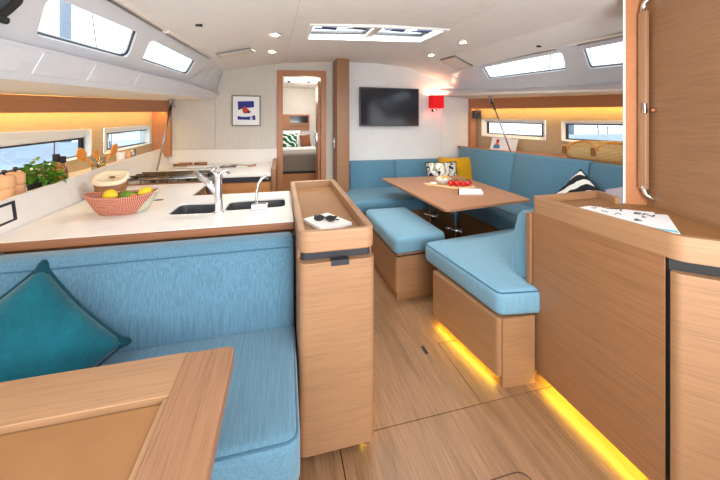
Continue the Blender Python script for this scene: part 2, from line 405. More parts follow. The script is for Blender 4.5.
# hatch well sides
loop = [(3, j) for j in range(3, 8)] + [(4, j) for j in range(7, 2, -1)]
for a, b in zip(loop, loop[1:] + loop[:1]): bm.faces.new([grid[a][0], grid[b][0], grid[b][1], grid[a][1]])
edge = [(0, j) for j in range(nc)]
for a, b in zip(edge, edge[1:]): bm.faces.new([grid[a][0], grid[b][0], grid[b][1], grid[a][1]])
from mathutils.bvhtree import BVHTree
finish(bm); _bvh = BVHTree.FromBMesh(bm)
def zs(x, y):
    h_ = _bvh.ray_cast(Vector((x, y, 1.2)), Vector((0, 0, 1)))
    return h_[0].z if h_[0] is not None else zc(x, y)
ceil = struct('ceiling', bm, M['ceiling'], smooth=False)
for (x0, x1) in ((0.118, 0.042), (1.31, 1.255)):
    bm = BM(); ya = 1.2
    pts = [(lerp(x0, x1, k / 8), lerp(ya if x0 < 1 else 0.9, 4.38 if x0 < 1 else 2.15, k / 8)) for k in range(9)]
    tube(bm, [(x, y, zs(x, y) + 0.0005) for x, y in pts], 0.003, 6); o = obj('ceiling_seam', bm, M['charcoal'], ceil)
    o.data.materials[0] = M['soffit']

# ---- coachroof sides (moulded white liner with the upper windows)
def plane_map(A, B, C):
    A, B, C = Vector(A), Vector(B), Vector(C); u = (B - A).normalized(); n = u.cross(C - A).normalized(); v = n.cross(u)
    return A, u, v, n
def uv_of(P_, p):
    A, u, v, n = P_; d = Vector(p) - A; return (d.dot(u), d.dot(v))
def coach(side, A, B, C, wins, lip0, lip1, yend, topf, bhpts, ynear, pads=()):
    P_ = plane_map(A, B, C); Ao, u, v, n = P_
    sgn = -1 if side == 'port' else 1
    out = Vector((sgn, 0, 0))
    if n.dot(out) < 0: off = -n
    else: off = n
    mp = lambda a, b: tuple(Ao + u * a + v * b)
    t_near = (ynear - A[1]) / (B[1] - A[1]); t_end = (yend - A[1]) / (B[1] - A[1])
    bot_near = lerp3(A, B, t_near); bot_far = lerp3(A, B, t_end)
    topn = topf(ynear); tope = topf(yend)
    outer = [uv_of(P_, q) for q in (bot_near, bot_far, tope, topn)]
    holes = []
    for w in wins: holes.append(rpoly([uv_of(P_, q) for q in w[0]], w[1]))
    bm = BM(); plate(bm, mp, outer, holes, off * 0.035)
    # moulded shelf and lower band below the windows
    for (Pa, Pb, La, Lb) in ((bot_near, bot_far, lip0, lip1),):
        step = 0.045 * (-sgn)
        prof = lambda b, l: [b, (b[0] + step, b[1], b[2] - 0.012), (lerp(b[0] + step, l[0] + step * .4, .5), b[1], lerp(b[2], l[2], .5)), (l[0] + step * .2, l[1], l[2] + 0.012), (l[0] - sgn * 0.0, l[1], l[2]), (l[0] + sgn * 0.03, l[1], l[2] + 0.004), (b[0] + sgn * 0.05, b[1], b[2] + 0.02)]
        loft(bm, [prof(Pa, La), prof(Pb, Lb)])
        # curved return to the bulkhead
        far = bhpts
        loft(bm, [[Pb, tope] + [tuple(Vector(tope) + off * 0.03), tuple(Vector(Pb) + off * 0.03)],
                  [lerp3(Pb, far[1], .55), lerp3(tope, far[2], .5), tuple(Vector(lerp3(tope, far[2], .5)) + off * .03), tuple(Vector(lerp3(Pb, far[1], .55)) + off * .03)],
                  [far[1], far[2], tuple(Vector(far[2]) + off * .03), tuple(Vector(far[1]) + off * .03)]])
        pf = prof(Pb, Lb); dx = Vector(far[0]) - Vector(Lb)
        q = prof(far[1], far[0]); loft(bm, [pf, q])
    w_ = struct('wall_' + side + '_coachroof', bm, M['gel'])
    for (ya, yb) in pads:
        bm = BM(); V = []
        for dxx in (0.0, 0.007):
            for yy, q in ((ya, .12), (yb, .12), (yb, .86), (ya, .86)):
                tt = (yy - ynear) / (yend - ynear); b_ = lerp3(bot_near, bot_far, tt); l_ = lerp3(lip0, lip1, tt)
                b_ = (b_[0] - sgn * .045, b_[1], b_[2] - .012); l_ = (l_[0] - sgn * .009, l_[1], l_[2] + .012); mid = (lerp(b_[0], l_[0] - sgn * .009, .5), b_[1], lerp(b_[2], l_[2], .5))
                p_ = lerp3(mid, l_, (q - .5) * 2) if q > .5 else lerp3(b_, mid, q * 2)
                V.append((p_[0] - sgn * dxx, p_[1], p_[2]))
        hexa(bm, V); obj('moulded_pad', bm, M['gel'], w_, 0.006)
    return P_, off, mp, holes, w_
winN = [0]
def coach_window(P_, off, mp, hole, label):
    winN[0] += 1
    w = sthing('window_%d' % winN[0], label)
    n = len(hole); c = Vector((sum(h[0] for h in hole) / n, sum(h[1] for h in hole) / n))
    def sc(k): # inset by k metres
        r = []
        for h in hole:
            d = Vector(h) - c; r.append(tuple(c + Vector((d.x * (1 - k / (abs(max(q[0] for q in hole) - c.x))), d.y * (1 - k / (abs(max(q[1] for q in hole) - c.y)))))))
        return r
    o_ = [Vector(mp(*h)) + off * 0.012 for h in hole]; i_ = [Vector(mp(*h)) + off * 0.012 for h in sc(0.004)]
    bm = BM(); ring(bm, o_, i_, off * 0.012); obj('gasket', bm, M['black'], w)
    bm = BM(); slab(bm, [Vector(mp(*h)) + off * 0.028 for h in hole], off * 0.006); obj('pane', bm, M['glass'], w)
    return w
LA, LB, LC = (-1.0, 1.46, 1.68), (-0.85, 4.4, 1.84), (-0.72, 1.6, 1.92)
P_, off, mp, holes, w_ = coach('port', LA, LB, LC,
    [([(-0.955, 1.535, 1.720), (-0.910, 2.20, 1.765), (-0.776, 1.985, 1.878), (-0.822, 1.375, 1.832)], 0.035),
     ([(-0.885, 2.335, 1.786), (-0.845, 3.20, 1.832), (-0.733, 3.015, 1.926), (-0.769, 2.15, 1.882)], 0.025),
     ([(-0.955, 0.85, 1.695), (-0.945, 1.345, 1.725), (-0.86, 1.315, 1.80), (-0.87, 0.82, 1.775)], 0.04)],
    (-1.055, 0.75, 1.487), (-0.935, 3.3, 1.648), 3.3, edgeL, [(-0.88, 4.41, 1.713), (-0.815, 4.41, 1.79), (-0.74, 4.41, 2.083)], 0.75, ((0.8, 1.50), (1.57, 1.84), (1.91, 2.30), (2.37, 3.25)))
coach_window(P_, off, mp, holes[0], 'large white-lit coachroof window to port, nearest')
coach_window(P_, off, mp, holes[1], 'smaller coachroof window to port near the bulkhead')
w3 = coach_window(P_, off, mp, holes[2], 'black-framed opening port at the top left')
hp = [Vector(mp(*h)) for h in holes[2]]; cc_ = sum(hp, Vector()) / len(hp)
bm = BM(); ring(bm, [cc_ + (q - cc_) * 1.04 - off * 0.014 for q in hp], [cc_ + (q - cc_) * 0.88 - off * 0.014 for q in hp], off * 0.03); obj('frame', bm, M['black'], w3, 0.004)
bm = BM(); c0 = Vector((-0.93, 1.20, 1.725)) - off * 0.03; box(bm, c0.x - .03, c0.x + .03, c0.y - .05, c0.y + .06, c0.z - .02, c0.z + .02)
tube(bm, [c0, c0 + Vector((0.03, 0.09, 0.0))], 0.014); obj('latch', bm, M['black'], w3, 0.005)
RA, RB, RC = (2.6, 1.86, 1.70), (2.44, 4.4, 1.90), (2.25, 2.1, 2.015)
def topR(y):
    A_, B_, C_ = Vector(RA), Vector(RB), Vector(RC); d = (B_ - A_) / 2.54; return tuple(C_ + d * (y - C_.y))
_eR = edgeR
P2, off2, mp2, holes2, w2_ = coach('starboard', RA, RB, RC,
    [([(2.388, 3.20, 1.918), (2.436, 2.205, 1.853), (2.290, 2.12, 1.978), (2.255, 3.135, 2.035)], 0.022),
     ([(2.460, 2.015, 1.828), (2.495, 1.50, 1.79), (2.330, 1.45, 1.945), (2.306, 1.945, 1.960)], 0.022)],
    (2.66, 0.9, 1.555), (2.55, 3.4, 1.765), 3.4, topR, [(2.45, 4.41, 1.84), (2.42, 4.41, 1.93), (2.35, 4.41, 2.08)], 0.9, ((0.95, 1.75), (1.85, 3.35)))
coach_window(P2, off2, mp2, holes2[0], 'long narrow coachroof window to starboard above the dinette')
coach_window(P2, off2, mp2, holes2[1], 'short coachroof window to starboard beside the oak partition')

# soffits, hull linings with window openings, beams
def outx(p, dx): # carry a point measured on the lining outward along the view ray to the glass plane
    c = Vector((0, 0, 1.35)); v = Vector(p); k = (abs(v.x) + dx) / abs(v.x); return tuple(c + (v - c) * k)
def hullside(side, H0, H1, zlo0, zlo1, zhi0, zhi1, wins, depth):
    """H0,H1 = (x,y) points of the lining, wins = list of (outer4, glass4) world quads on that plane"""
    sgn = -1 if side == 'port' else 1
    d = Vector((H1[0] - H0[0], H1[1] - H0[1], 0)); L = d.length; d.normalize()
    mp = lambda a, b: (H0[0] + d.x * a, H0[1] + d.y * a, b)
    if side == 'starboard': wins = [([outx(q, .07) for q in w[0]], [outx(q, .07) for q in w[1]], w[2], w[3]) for w in wins]
    uv = lambda p: ((Vector((p[0], p[1], 0)) - Vector((H0[0], H0[1], 0))).dot(d), p[2])
    holes = [rpoly([uv(q) for q in w[0]], 0.02, 4) for w in wins]
    bm = BM(); plate(bm, mp, [(0, zlo0), (L, zlo1), (L, zhi1), (0, zhi0)], holes, (sgn * 0.01, 0, 0))
    wall = struct('wall_' + side, bm, M['hull'])
    for w, hole in zip(wins, holes):
        winN[0] += 1
        win = sthing('window_%d' % winN[0], w[2])
        g = rpoly([uv(q) for q in w[1]], 0.006, 4)
        off = Vector((sgn * depth, 0, 0))
        O = [Vector(mp(*q)) - Vector((sgn * 0.004, 0, 0)) for q in hole]; c = sum(O, Vector()) / len(O)
        O2 = [c + (q - c) * 1.0 for q in O]
        I = [Vector(mp(*q)) + off for q in g]
        bm = BM(); loft(bm, [O2, [q * 0.98 + c * 0.02 for q in O2], I], cap0=False, cap1=False); obj('reveal', bm, M['reveal'], win)
        ci = sum(I, Vector()) / len(I)
        I2 = []
        for q in I:
            e = q - ci; I2.append(ci + Vector((e.x, e.y * (1 - 0.018 / 0.4), e.z * (1 - 0.009 / 0.07))))
        bm = BM(); ring(bm, [q - Vector((sgn * .004, 0, 0)) for q in I], I2, (sgn * 0.02, 0, 0)); obj('frame', bm, M['black'], win)
        bm = BM(); slab(bm, [q + Vector((sgn * .008, 0, 0)) for q in I], (sgn * 0.006, 0, 0)); obj('pane', bm, M['smoke'], win)
        if w[3]:
            a, b2 = w[3]; bm = BM(); tube(bm, [Vector(a) + off * .9, Vector(b2) + off * .9], 0.009, 6); obj('stay', bm, M['black'], win)
    return wall
# port lining (deep windows): outer quads at lining plane, glass further out
def wq(outer, glassq, depth, label, stay=None):
    # glass quads are measured as seen; move to depth then back-shift so hullside can add depth
    g = []
    for p in glassq:
        q = outx(p, depth); g.append((p[0], q[1], q[2]))
    return (outer, g, label, stay)
hullside('port', (-1.735, 0.6), (-1.53, 4.4), 0.90, 0.98, 1.60, 1.72, [
    wq([(-1.70, 1.35, 0.985), (-1.599, 3.19, 1.10), (-1.599, 3.19, 1.333), (-1.70, 1.35, 1.30)],
       [(-1.69, 1.45, 1.00), (-1.607, 3.055, 1.119), (-1.607, 3.055, 1.263), (-1.69, 1.45, 1.19)], 0.11, 'dark-rimmed hull window to port above the herb plant'),
    wq([(-1.587, 3.36, 1.095), (-1.535, 4.31, 1.150), (-1.535, 4.28, 1.372), (-1.587, 3.36, 1.340)],
       [(-1.587, 3.41, 1.134), (-1.54, 4.20, 1.162), (-1.54, 4.20, 1.322), (-1.587, 3.41, 1.292)], 0.09, 'dark-rimmed hull window to port near the bulkhead')], 0.10)
hullside('starboard', (3.23, 0.9), (3.04, 4.41), 0.95, 1.0, 1.72, 1.83, [
    wq([(3.044, 3.03, 1.19), (2.983, 4.16, 1.212), (2.983, 4.16, 1.473), (3.044, 3.03, 1.433)],
       [(3.044, 3.06, 1.231), (2.992, 4.03, 1.255), (2.992, 4.03, 1.430), (3.044, 3.06, 1.392)], 0.05, 'long hull window to starboard above the small card'),
    wq([(3.10, 1.95, 1.175), (3.054, 2.83, 1.192), (3.054, 2.83, 1.418), (3.10, 1.95, 1.405)],
       [(3.10, 2.0, 1.20), (3.059, 2.77, 1.215), (3.059, 2.77, 1.387), (3.10, 2.0, 1.37)], 0.05, 'hull window to starboard above the straw bag')], 0.05)

def beamL(y, top=True):
    s = (y - 2.208) / (4.41 - 2.208); return (lerp(-1.542, -1.365, s), y, lerp(1.537, 1.683, s) if top else lerp(1.429, 1.542, s))
def beamR(y, top=True):
    s = (y - 2.189) / (4.41 - 2.189); return (lerp(3.066, 2.90, s), y, lerp(1.655, 1.800, s) if top else lerp(1.535, 1.640, s))
for nm, f, sg, y0 in (('trim_2', beamL, -1, 0.6), ('trim_3', beamR, 1, 0.9)):
    bm = BM(); loops = []
    for y in (y0, 4.40):
        a, b = f(y), f(y, False); loops.append([a, b, (b[0] + sg * 0.02, y, b[2]), (a[0] + sg * 0.02, y, a[2])])
    loft(bm, loops); struct(nm, bm, M['beam'], label='orange-brown veneered beam above the %s hull windows' % ('port' if sg < 0 else 'starboard'))
    bm = BM(); loops = []
    for y in (y0, 4.38):
        b = f(y, False); loops.append([(b[0] + sg * 0.024, y, b[2] + 0.012), (b[0] + sg * 0.044, y, b[2] + 0.012), (b[0] + sg * 0.044, y, b[2] + 0.020), (b[0] + sg * 0.024, y, b[2] + 0.020)])
    loft(bm, loops); t = obj('led_strip', bm, M['ledsoft'], bpy.data.objects[nm])
def lipL(y): s = (y - 0.75) / (4.41 - 0.75); return lerp3((-1.055, 0.75, 1.487), (-0.88, 4.41, 1.713), s)
def lipR(y): s = (y - 0.9) / (4.41 - 0.9); return lerp3((2.66, 0.9, 1.555), (2.45, 4.41, 1.84), s)
for nm, lf, bf, sg, y0 in (('trim_4', lipL, beamL, -1, 0.75), ('trim_5', lipR, beamR, 1, 0.9)):
    bm = BM(); loops = []
    for y in (y0, 2.6, 4.41):
        a = lf(y); b = bf(y); loops.append([(a[0] - sg * .0, y, a[2] + .002), (b[0] + sg * 0.04, y, b[2] + .002), (b[0] + sg * 0.04, y, b[2] + .03), (a[0], y, a[2] + .03)])
    loft(bm, loops); struct(nm, bm, M['soffit'], label='pale side-deck soffit over the %s side' % ('galley' if sg < 0 else 'dinette'))
# wooden end posts on the bulkhead at both hull sides
bm = BM(); box(bm, -1.56, -1.335, 4.33, 4.392, 0.98, 1.56); struct('trim_6', bm, M['beam'])
bm = BM(); box(bm, 2.90, 3.0, 4.32, 4.392, 0.98, 1.66); struct('trim_7', bm, M['beam'])
# hull skin outside so that no daylight leaks under the deck
for nm, x0, x1, z0, z1 in (('wall_port_lower', -1.80, -1.72, -0.05, 0.92), ('wall_starboard_lower', 3.18, 3.26, -0.05, 0.98)):
    bm = BM(); box(bm, x0, x1, -0.3, 7.2, z0, z1); struct(nm, bm, M['reveal'])

# curtain/blind rails under the deckhead
def rail(pts, label, r=0.010):
    t = thing('blind_rail', label, 'blind rail', pts[0], 'blind rails above the coachroof windows')
    for a, b in zip(pts[::2], pts[1::2]):
        bm = BM(); d = (Vector(b) - Vector(a)); w = Vector((0.016, 0, 0.004)); h = Vector((0, 0, 0.018))
        hexa(bm, [Vector(a) - w, Vector(b) - w, Vector(b) + w, Vector(a) + w, Vector(a) - w + h, Vector(b) - w + h, Vector(b) + w + h, Vector(a) + w + h]); obj('cassette', bm, M['soffit'], t, 0.003)
        bm = BM(); tube(bm, [Vector(a) + Vector((0, 0, -.006)), Vector(b) + Vector((0, 0, -.006))], 0.007, 6); obj('roller', bm, M['steel'], t)
rail([(-0.725, 1.30, 1.888), (-0.695, 2.10, 1.932), (-0.692, 2.18, 1.936), (-0.648, 3.14, 1.990)], 'slim pale roller blind rail above the two port coachroof windows')
rail([(2.215, 3.16, 2.078), (2.252, 2.14, 2.012), (2.262, 1.95, 2.000), (2.275, 1.45, 1.968)], 'slim pale roller blind rail above the two starboard coachroof windows')

# ---- saloon hatch
h = sthing('window_%d' % (winN[0] + 1), 'double white-framed ceiling hatch over the saloon'); winN[0] += 1
def hz(x, y): return zc(x, y)
def hpt(x, y, dz=0): return (x, y, hz(x, y) + dz)
def hbar(name, x0, x1, y0, y1, mat, dz0, dz1, parent=h, bevel=0.003, **k):
    bm = BM(); hexa(bm, [hpt(x0, y0, dz0), hpt(x1, y0, dz0), hpt(x1, y1, dz0), hpt(x0, y1, dz0), hpt(x0, y0, dz1), hpt(x1, y0, dz1), hpt(x1, y1, dz1), hpt(x0, y1, dz1)])
    return obj(name, bm, mat, parent, bevel, **k)
f0 = 0.022
hbar('frame', HX0 - f0, HX1 + f0, HY1 - 0.01, HY1 + f0, M['reveal'], -0.008, 0.06); hbar('frame', HX0 - f0, HX1 + f0, HY0 - f0, HY0 + 0.01, M['reveal'], -0.008, 0.06)
hbar('frame', HX0 - f0, HX0 + 0.01, HY0, HY1, M['reveal'], -0.008, 0.06); hbar('frame', HX1 - 0.01, HX1 + f0, HY0, HY1, M['reveal'], -0.008, 0.06)
xm = (HX0 + HX1) / 2 + 0.01
hbar('mullion', xm - 0.035, xm + 0.035, HY0, HY1, M['soffit'], 0.015, 0.06)
for a, b in ((HX0 + .012, xm - .037), (xm + .037, HX1 - .012)):
    bm = BM(); ring(bm, [hpt(a, HY0 + .012, .04), hpt(b, HY0 + .012, .04), hpt(b, HY1 - .012, .04), hpt(a, HY1 - .012, .04)],
                    [hpt(a + .018, HY0 + .03, .04), hpt(b - .018, HY0 + .03, .04), hpt(b - .018, HY1 - .045, .04), hpt(a + .018, HY1 - .045, .04)], (0, 0, .02)); obj('hatch_rim', bm, M['charcoal'], h, 0.002)
    hbar('pane', a, b, HY0 + .012, HY1 - .012, M['glass'], 0.056, 0.062, bevel=0)
    for (p, q) in ((a + .05, a + .20), (b - .20, b - .06)):
        bm = BM(); y_ = HY0 + .15
        box(bm, q - .12, q, y_ - .02, y_ + .035, hz(q, y_) + .004, hz(q, y_) + .03); tube(bm, [(p - .03, y_ + .02, hz(p, y_) + .015), (q, y_, hz(q, y_) + .015)], 0.010, 6)
        obj('latch', bm, flat('latch_blue', (40, 50, 84), .4), h, 0.006, label='dark blue hatch latch')

# downlights and ceiling vents
DL = [(-0.047, 2.585, 'round ceiling downlight over the galley, the nearer of two'), (-0.090, 3.347, 'round ceiling downlight over the galley, the farther of two'),
      (1.687, 3.294, 'round ceiling downlight above the dinette, nearest the bulkhead'), (1.646, 2.576, 'round ceiling downlight above the dinette table, just off the hatch')]
for x, y, lb in DL:
    z = zs(x, y) - 0.002
    t = thing('ceiling_downlight', lb, 'downlight', (x, y, z), 'ceiling downlights')
    bm = BM(); lathe(bm, [(0.026, -0.006), (0.046, -0.004), (0.048, 0.002), (0.026, 0.004)], (x, y, z), 20); obj('bezel', bm, M['chrome'], t, smooth=True)
    bm = BM(); lathe(bm, [(0.030, -0.009), (0.030, 0.0)], (x, y, z), 16); obj('lens', bm, M['bulb'], t)
    l = bpy.data.lights.new('downlight_lamp', 'SPOT'); l.energy = 15; l.color = (1, 0.90, 0.78); l.spot_size = math.radians(125); l.spot_blend = 0.8; l.shadow_soft_size = 0.03
    lo = bpy.data.objects.new('downlight_lamp', l); COL.objects.link(lo); lo.location = (x, y, z - 0.02)
def vent(name, quad, label):
    c = sum((Vector(q) for q in quad), Vector()) / 4
    t = thing(name, label, 'hatch cover', tuple(c))
    bm = BM(); slab(bm, [Vector(q) for q in quad], (0, 0, -0.018)); obj('rim', bm, M['steel'], t, 0.004)
    bm = BM(); slab(bm, [c + (Vector(q) - c) * 0.86 + Vector((0, 0, -.018)) for q in quad], (0, 0, -0.004)); obj('cover', bm, M['soffit'], t, 0.002)
q = [(-0.57, 3.047), (-0.276, 3.023), (-0.236, 3.183), (-0.564, 3.253)]
vent('ceiling_vent', [(x, y, zs(x, y)) for x, y in q], 'slim metal-rimmed ceiling flap over the galley')
q = [(1.892, 3.458), (1.904, 3.139), (2.15, 3.157), (2.155, 3.496)]
vent('ceiling_vent', [(x, y, zs(x, y)) for x, y in q], 'grey-rimmed ceiling flap beside the starboard downlights')
# little black blind catches
for p, lb in (((-0.493, 2.114, 0), 'tiny black catch on the ceiling over the galley'), ((2.13, 2.192, 0), 'tiny dark catch on the ceiling beside the starboard blind')):
    z = zs(p[0], p[1]); bm = BM(); box(bm, p[0] - .02, p[0] + .02, p[1] - .01, p[1] + .01, z - .012, z + .002); obj('catch', bm, M['black'], None, 0.003, cat='catch', label=lb, at=(p[0], p[1], z))

# ================================================================== GALLEY
CZ = 0.875
g = thing('galley_worktop', 'white U-shaped galley worktop with twin undermount sinks and oak edge', 'worktop', (-0.5, 1.6, 0.84))
sinks = [[(-0.60, 1.885), (-0.35, 1.865), (-0.35, 2.105), (-0.60, 2.15)], [(-0.315, 1.895), (0.025, 1.915), (0.025, 2.145), (-0.315, 2.135)]]
outer = [(-1.19, 1.60), (0.062, 1.60), (0.066, 2.37), (-0.60, 2.37), (-0.60, 2.90), (-1.268, 2.90)]
holes = [rpoly(s, 0.045) for s in sinks]
bm = BM(); plate(bm, lambda u, v: (u, v, CZ), outer, holes, (0, 0, -0.010)); obj('slab', bm, M['white'], g)
bm = BM(); pts = [(-1.335, 3.33), (-0.06, 3.31), (-0.06, 4.385), (-1.34, 4.385)]
plate(bm, lambda u, v: (u, v, CZ), pts, [], (0, 0, -0.03)); obj('slab', bm, M['white'], g, 0.003)
bm = BM(); loft(bm, [[(-1.6, 1.580, CZ - .034), (-1.6, 1.605, CZ - .034), (-1.6, 1.605, CZ - .002), (-1.6, 1.580, CZ - .002)], [(0.062, 1.580, CZ - .034), (0.062, 1.605, CZ - .034), (0.062, 1.605, CZ - .002), (0.062, 1.580, CZ - .002)]])
obj('oak_edge', bm, M['trim_oak'], g, 0.004, label='oak edge strip along the settee back')
for s in sinks:
    p = rpoly(s, 0.045); c = Vector((sum(a for a, _ in p) / len(p), sum(b for _, b in p) / len(p)))
    pin = [tuple(c + (Vector(q) - c) * 0.93) for q in p]
    bm = BM(); loft(bm, [[(x, y, CZ - .0095) for x, y in p], [(x, y, CZ - .09) for x, y in p], [(x, y, CZ - .16) for x, y in pin], [(x, y, CZ - .165) for x, y in pin]], cap0=False)
    sk = obj('sink', bm, M['sink'], g, smooth=False)
    bm = BM(); lathe(bm, [(0.03, 0), (0.03, 0.004), (0.012, 0.003)], (c.x, c.y, CZ - .164), 16); obj('drain', bm, M['chrome'], sk)
bm = BM(); lathe(bm, [(0.018, 0.0), (0.018, 0.003)], (-0.77, 2.28, CZ), 14, 1.6, 0.7); obj('vent_slot', bm, M['black'], g)
# sloping splashback against the hull, with shelf top
SB = [((-1.19, 1.60), (-1.265, 1.60, 0.990)), ((-1.268, 2.55), (-1.335, 2.55, 1.022)), ((-1.30, 3.4), (-1.392, 3.4, 1.052)), ((-1.335, 4.385), (-1.445, 4.385, 1.080))]
bm = BM(); loops = []
for (a, b) in [((-1.165, 1.2), (-1.235, 1.2, 0.975))] + SB:
    loops.append([(a[0], a[1], CZ - .03), (a[0], a[1], CZ), b, (b[0] - .018, b[1], b[2]), (b[0] - .018, b[1], CZ - .03)])
loft(bm, loops); sp = thing('splashback', 'white sloping splashback running along the hull behind the galley worktop', 'splashback', (-1.25, 2.2, 0.845)); obj('board', bm, M['splash'], sp)
bm = BM(); A = Vector((-1.283, 1.905, 0.984)); D = Vector((-1.236, 1.85, 0.901)); u_ = Vector((0.082 * .42, -0.42, -0.008)); u_ = Vector((0.034, -0.42, -0.012))
Q = [A, A + u_, D + u_, D]; nrm = (Q[1] - Q[0]).cross(Q[3] - Q[0]).normalized(); 
if nrm.x < 0: nrm = -nrm
cQ = sum(Q, Vector()) / 4
ring(bm, [q + nrm * .003 for q in Q], [cQ + (q - cQ) * Vector((.9, .9, .72)) + nrm * .003 for q in Q], nrm * 0.010); obj('socket_frame', bm, M['charcoal'], sp, 0.002, label='charcoal frame of the recessed socket')
bm = BM(); slab(bm, [cQ + (q - cQ) * .8 + nrm * .001 for q in Q], nrm * 0.004); obj('socket_plate', bm, M['splash'], sp)
# shelf behind splashback
def shz(y): return 0.945 + (y - 1.6) * 0.034
bm = BM(); loops = []
for y in (1.2, 2.55, 4.38):
    xo = lerp(-1.72, -1.54, (y - 1) / 3.4); xi = lerp(-1.25, -1.46, (y - 1.2) / 3.18); loops.append([(xi, y, shz(y)), (xo, y, shz(y)), (xo, y, shz(y) - .03), (xi, y, shz(y) - .03)])
loft(bm, loops); obj('galley_shelf', bm, M['splash'], None, cat='shelf', label='narrow white shelf below the port hull windows, behind the splashback', at=(-1.5, 2.4, 0.95))
# base cabinets
cb = thing('galley_cabinet', 'oak base cabinet under the peninsula with the sinks', 'cabinet', (-0.56, 1.98, 0))
bx('body', -1.13, 0.058, 1.64, 2.34, 0.0, 0.83, M['oak_warm'], cb).data
# open the cabinet where the sinks hang: body is split round them
cb.children[0].data.clear_geometry()
bm = BM(); box(bm, -1.13, 0.058, 1.64, 1.66, 0.0, 0.843); box(bm, -1.13, 0.058, 2.33, 2.35, 0.0, 0.843); box(bm, 0.038, 0.058, 1.66, 2.33, 0.0, 0.843); box(bm, -1.13, 0.038, 1.66, 2.33, 0.0, 0.6)
finish(bm); bmesh.ops.translate(bm, verts=bm.verts, vec=-cb.location); bm.to_mesh(cb.children[0].data); bm.free()
for k in range(3): bx('door', -0.98 + k * .34, -0.66 + k * .34, 2.35, 2.366, 0.08, 0.80, M['oak'], cb, 0.004)
cb = thing('galley_cabinet', 'oak base cabinet along the hull beside the stove', 'cabinet', (-0.9, 2.62, 0))
bx('body', -1.25, -0.62, 2.352, 2.895, 0.0, 0.843, M['oak_warm'], cb); bx('door', -0.62, -0.606, 2.40, 2.87, 0.08, 0.80, M['oak'], cb, 0.004)
cb = thing('galley_cabinet', 'orange oak cabinet under the forward galley counter with a dark top strip', 'cabinet', (-0.7, 3.85, 0))
bx('body', -1.32, -0.062, 3.36, 4.385, 0.0, 0.843, M['cabinet_orange'], cb)
bx('dark_strip', -1.30, -0.062, 3.325, 3.36, 0.795, 0.842, M['charcoal'], cb, 0.003)
for a, b in ((-1.30, -0.70), (-0.695, -0.10)): bx('door', a, b, 3.335, 3.36, 0.06, 0.785, M['cabinet_orange'], cb, 0.004)
bx('end_panel', -0.10, -0.05, 3.30, 4.37, 0.0, 0.93, M['oak_z'], cb, 0.012)

# stove
st = thing('gimballed_stove', 'stainless gas stove with iron pan supports and fiddle rail by the hull', 'stove', (-0.90, 3.12, 0))
bx('oven_body', -1.24, -0.60, 2.92, 3.30, 0.15, 0.855, M['steel'], st, 0.006)
bx('hob_tray', -1.25, -0.60, 2.915, 3.31, 0.855, 0.872, M['steel'], st, 0.004)
bx('oak_fiddle', -1.26, -0.60, 2.895, 2.914, 0.84, 0.884, M['trim_oak'], st, 0.003)
for cx, cy in ((-1.06, 3.11), (-0.78, 3.11)):
    bm = BM(); lathe(bm, [(0.055, 0), (0.055, .012), (0.03, .02), (0.0005, .02)], (cx, cy, .872), 18); bn = obj('burner', bm, M['darksteel'], st)
    bm = BM()
    for k in range(4):
        a = k * PI / 2 + PI / 4; tube(bm, [(cx + .03 * math.cos(a), cy + .03 * math.sin(a), .905), (cx + .13 * math.cos(a), cy + .13 * math.sin(a), .905), (cx + .135 * math.cos(a), cy + .135 * math.sin(a), .873)], .006, 6)
    tube(bm, [(cx + .13 * math.cos(k * PI / 8), cy + .13 * math.sin(k * PI / 8), .900) for k in range(16)], .005, 6, closed=True)
    obj('pan_support', bm, M['darksteel'], bn)
for k in range(7):
    y = 2.94 + k * 0.056; bm = BM(); tube(bm, [(-1.22, y, .915 + .018 * (k % 2)), (-0.64, y, .915 + .018 * (k % 2))], .0075, 6); obj('fiddle_bar', bm, M['darksteel'] if k % 2 else M['steel'], st, smooth=True)
for x in (-1.22, -0.93, -0.64):
    bm = BM(); tube(bm, [(x, 2.94, .872), (x, 2.935, .915), (x, 3.285, .915), (x, 3.28, .872)], .006, 6); obj('fiddle_rail', bm, M['darksteel'], st)
for x, y in ((-1.235, 2.93), (-1.19, 3.02), (-1.14, 3.10), (-0.625, 3.06), (-0.63, 3.20)):
    bm = BM(); lathe(bm, [(0.016, 0), (0.018, .01), (0.018, .035), (0.010, .04)], (x, y, .90), 12); obj('knob', bm, M['black'], st, smooth=True)
bm = BM(); tube(bm, [(-0.585, 2.95, .78), (-0.565, 2.95, .78), (-0.565, 3.27, .78), (-0.585, 3.27, .78)], .009, 8); tube(bm, [(-0.575, 2.95, .72), (-0.575, 3.27, .72)], .006, 6); obj('oven_handle', bm, M['chrome'], st)
bx('oven_door', -0.60, -0.588, 2.94, 3.28, 0.25, 0.70, M['screen'], st, 0.004)

# faucets
t = thing('mixer_tap', 'chrome mixer tap with a slanted pull-out spout between the two sinks', 'tap', (-0.335, 1.86, CZ))
bm = BM(); lathe(bm, [(0.028, 0), (0.028, .006), (0.021, .012), (0.021, .15), (0.019, .19), (0.0215, .195), (0.0215, .215), (0.012, .225)], (-0.335, 1.86, CZ), 20); obj('body', bm, M['chrome'], t, smooth=False, bevel=0.001)
bm = BM(); tube(bm, [(-0.34, 1.86, CZ + .105), (-0.40, 1.90, CZ + .165), (-0.475, 1.95, CZ + .215)], [0.017, 0.0175, 0.0165], 12); obj('spout', bm, M['chrome'], t, smooth=True)
bm = BM(); tube(bm, [(-0.34, 1.86, CZ + .215), (-0.30, 1.855, CZ + .235), (-0.285, 1.88, CZ + .215)], 0.008, 8); tube(bm, [(-0.335, 1.86, CZ + .20), (-0.365, 1.84, CZ + .24), (-0.345, 1.85, CZ + .255)], 0.010, 8); obj('lever', bm, M['chrome'], t, smooth=True)
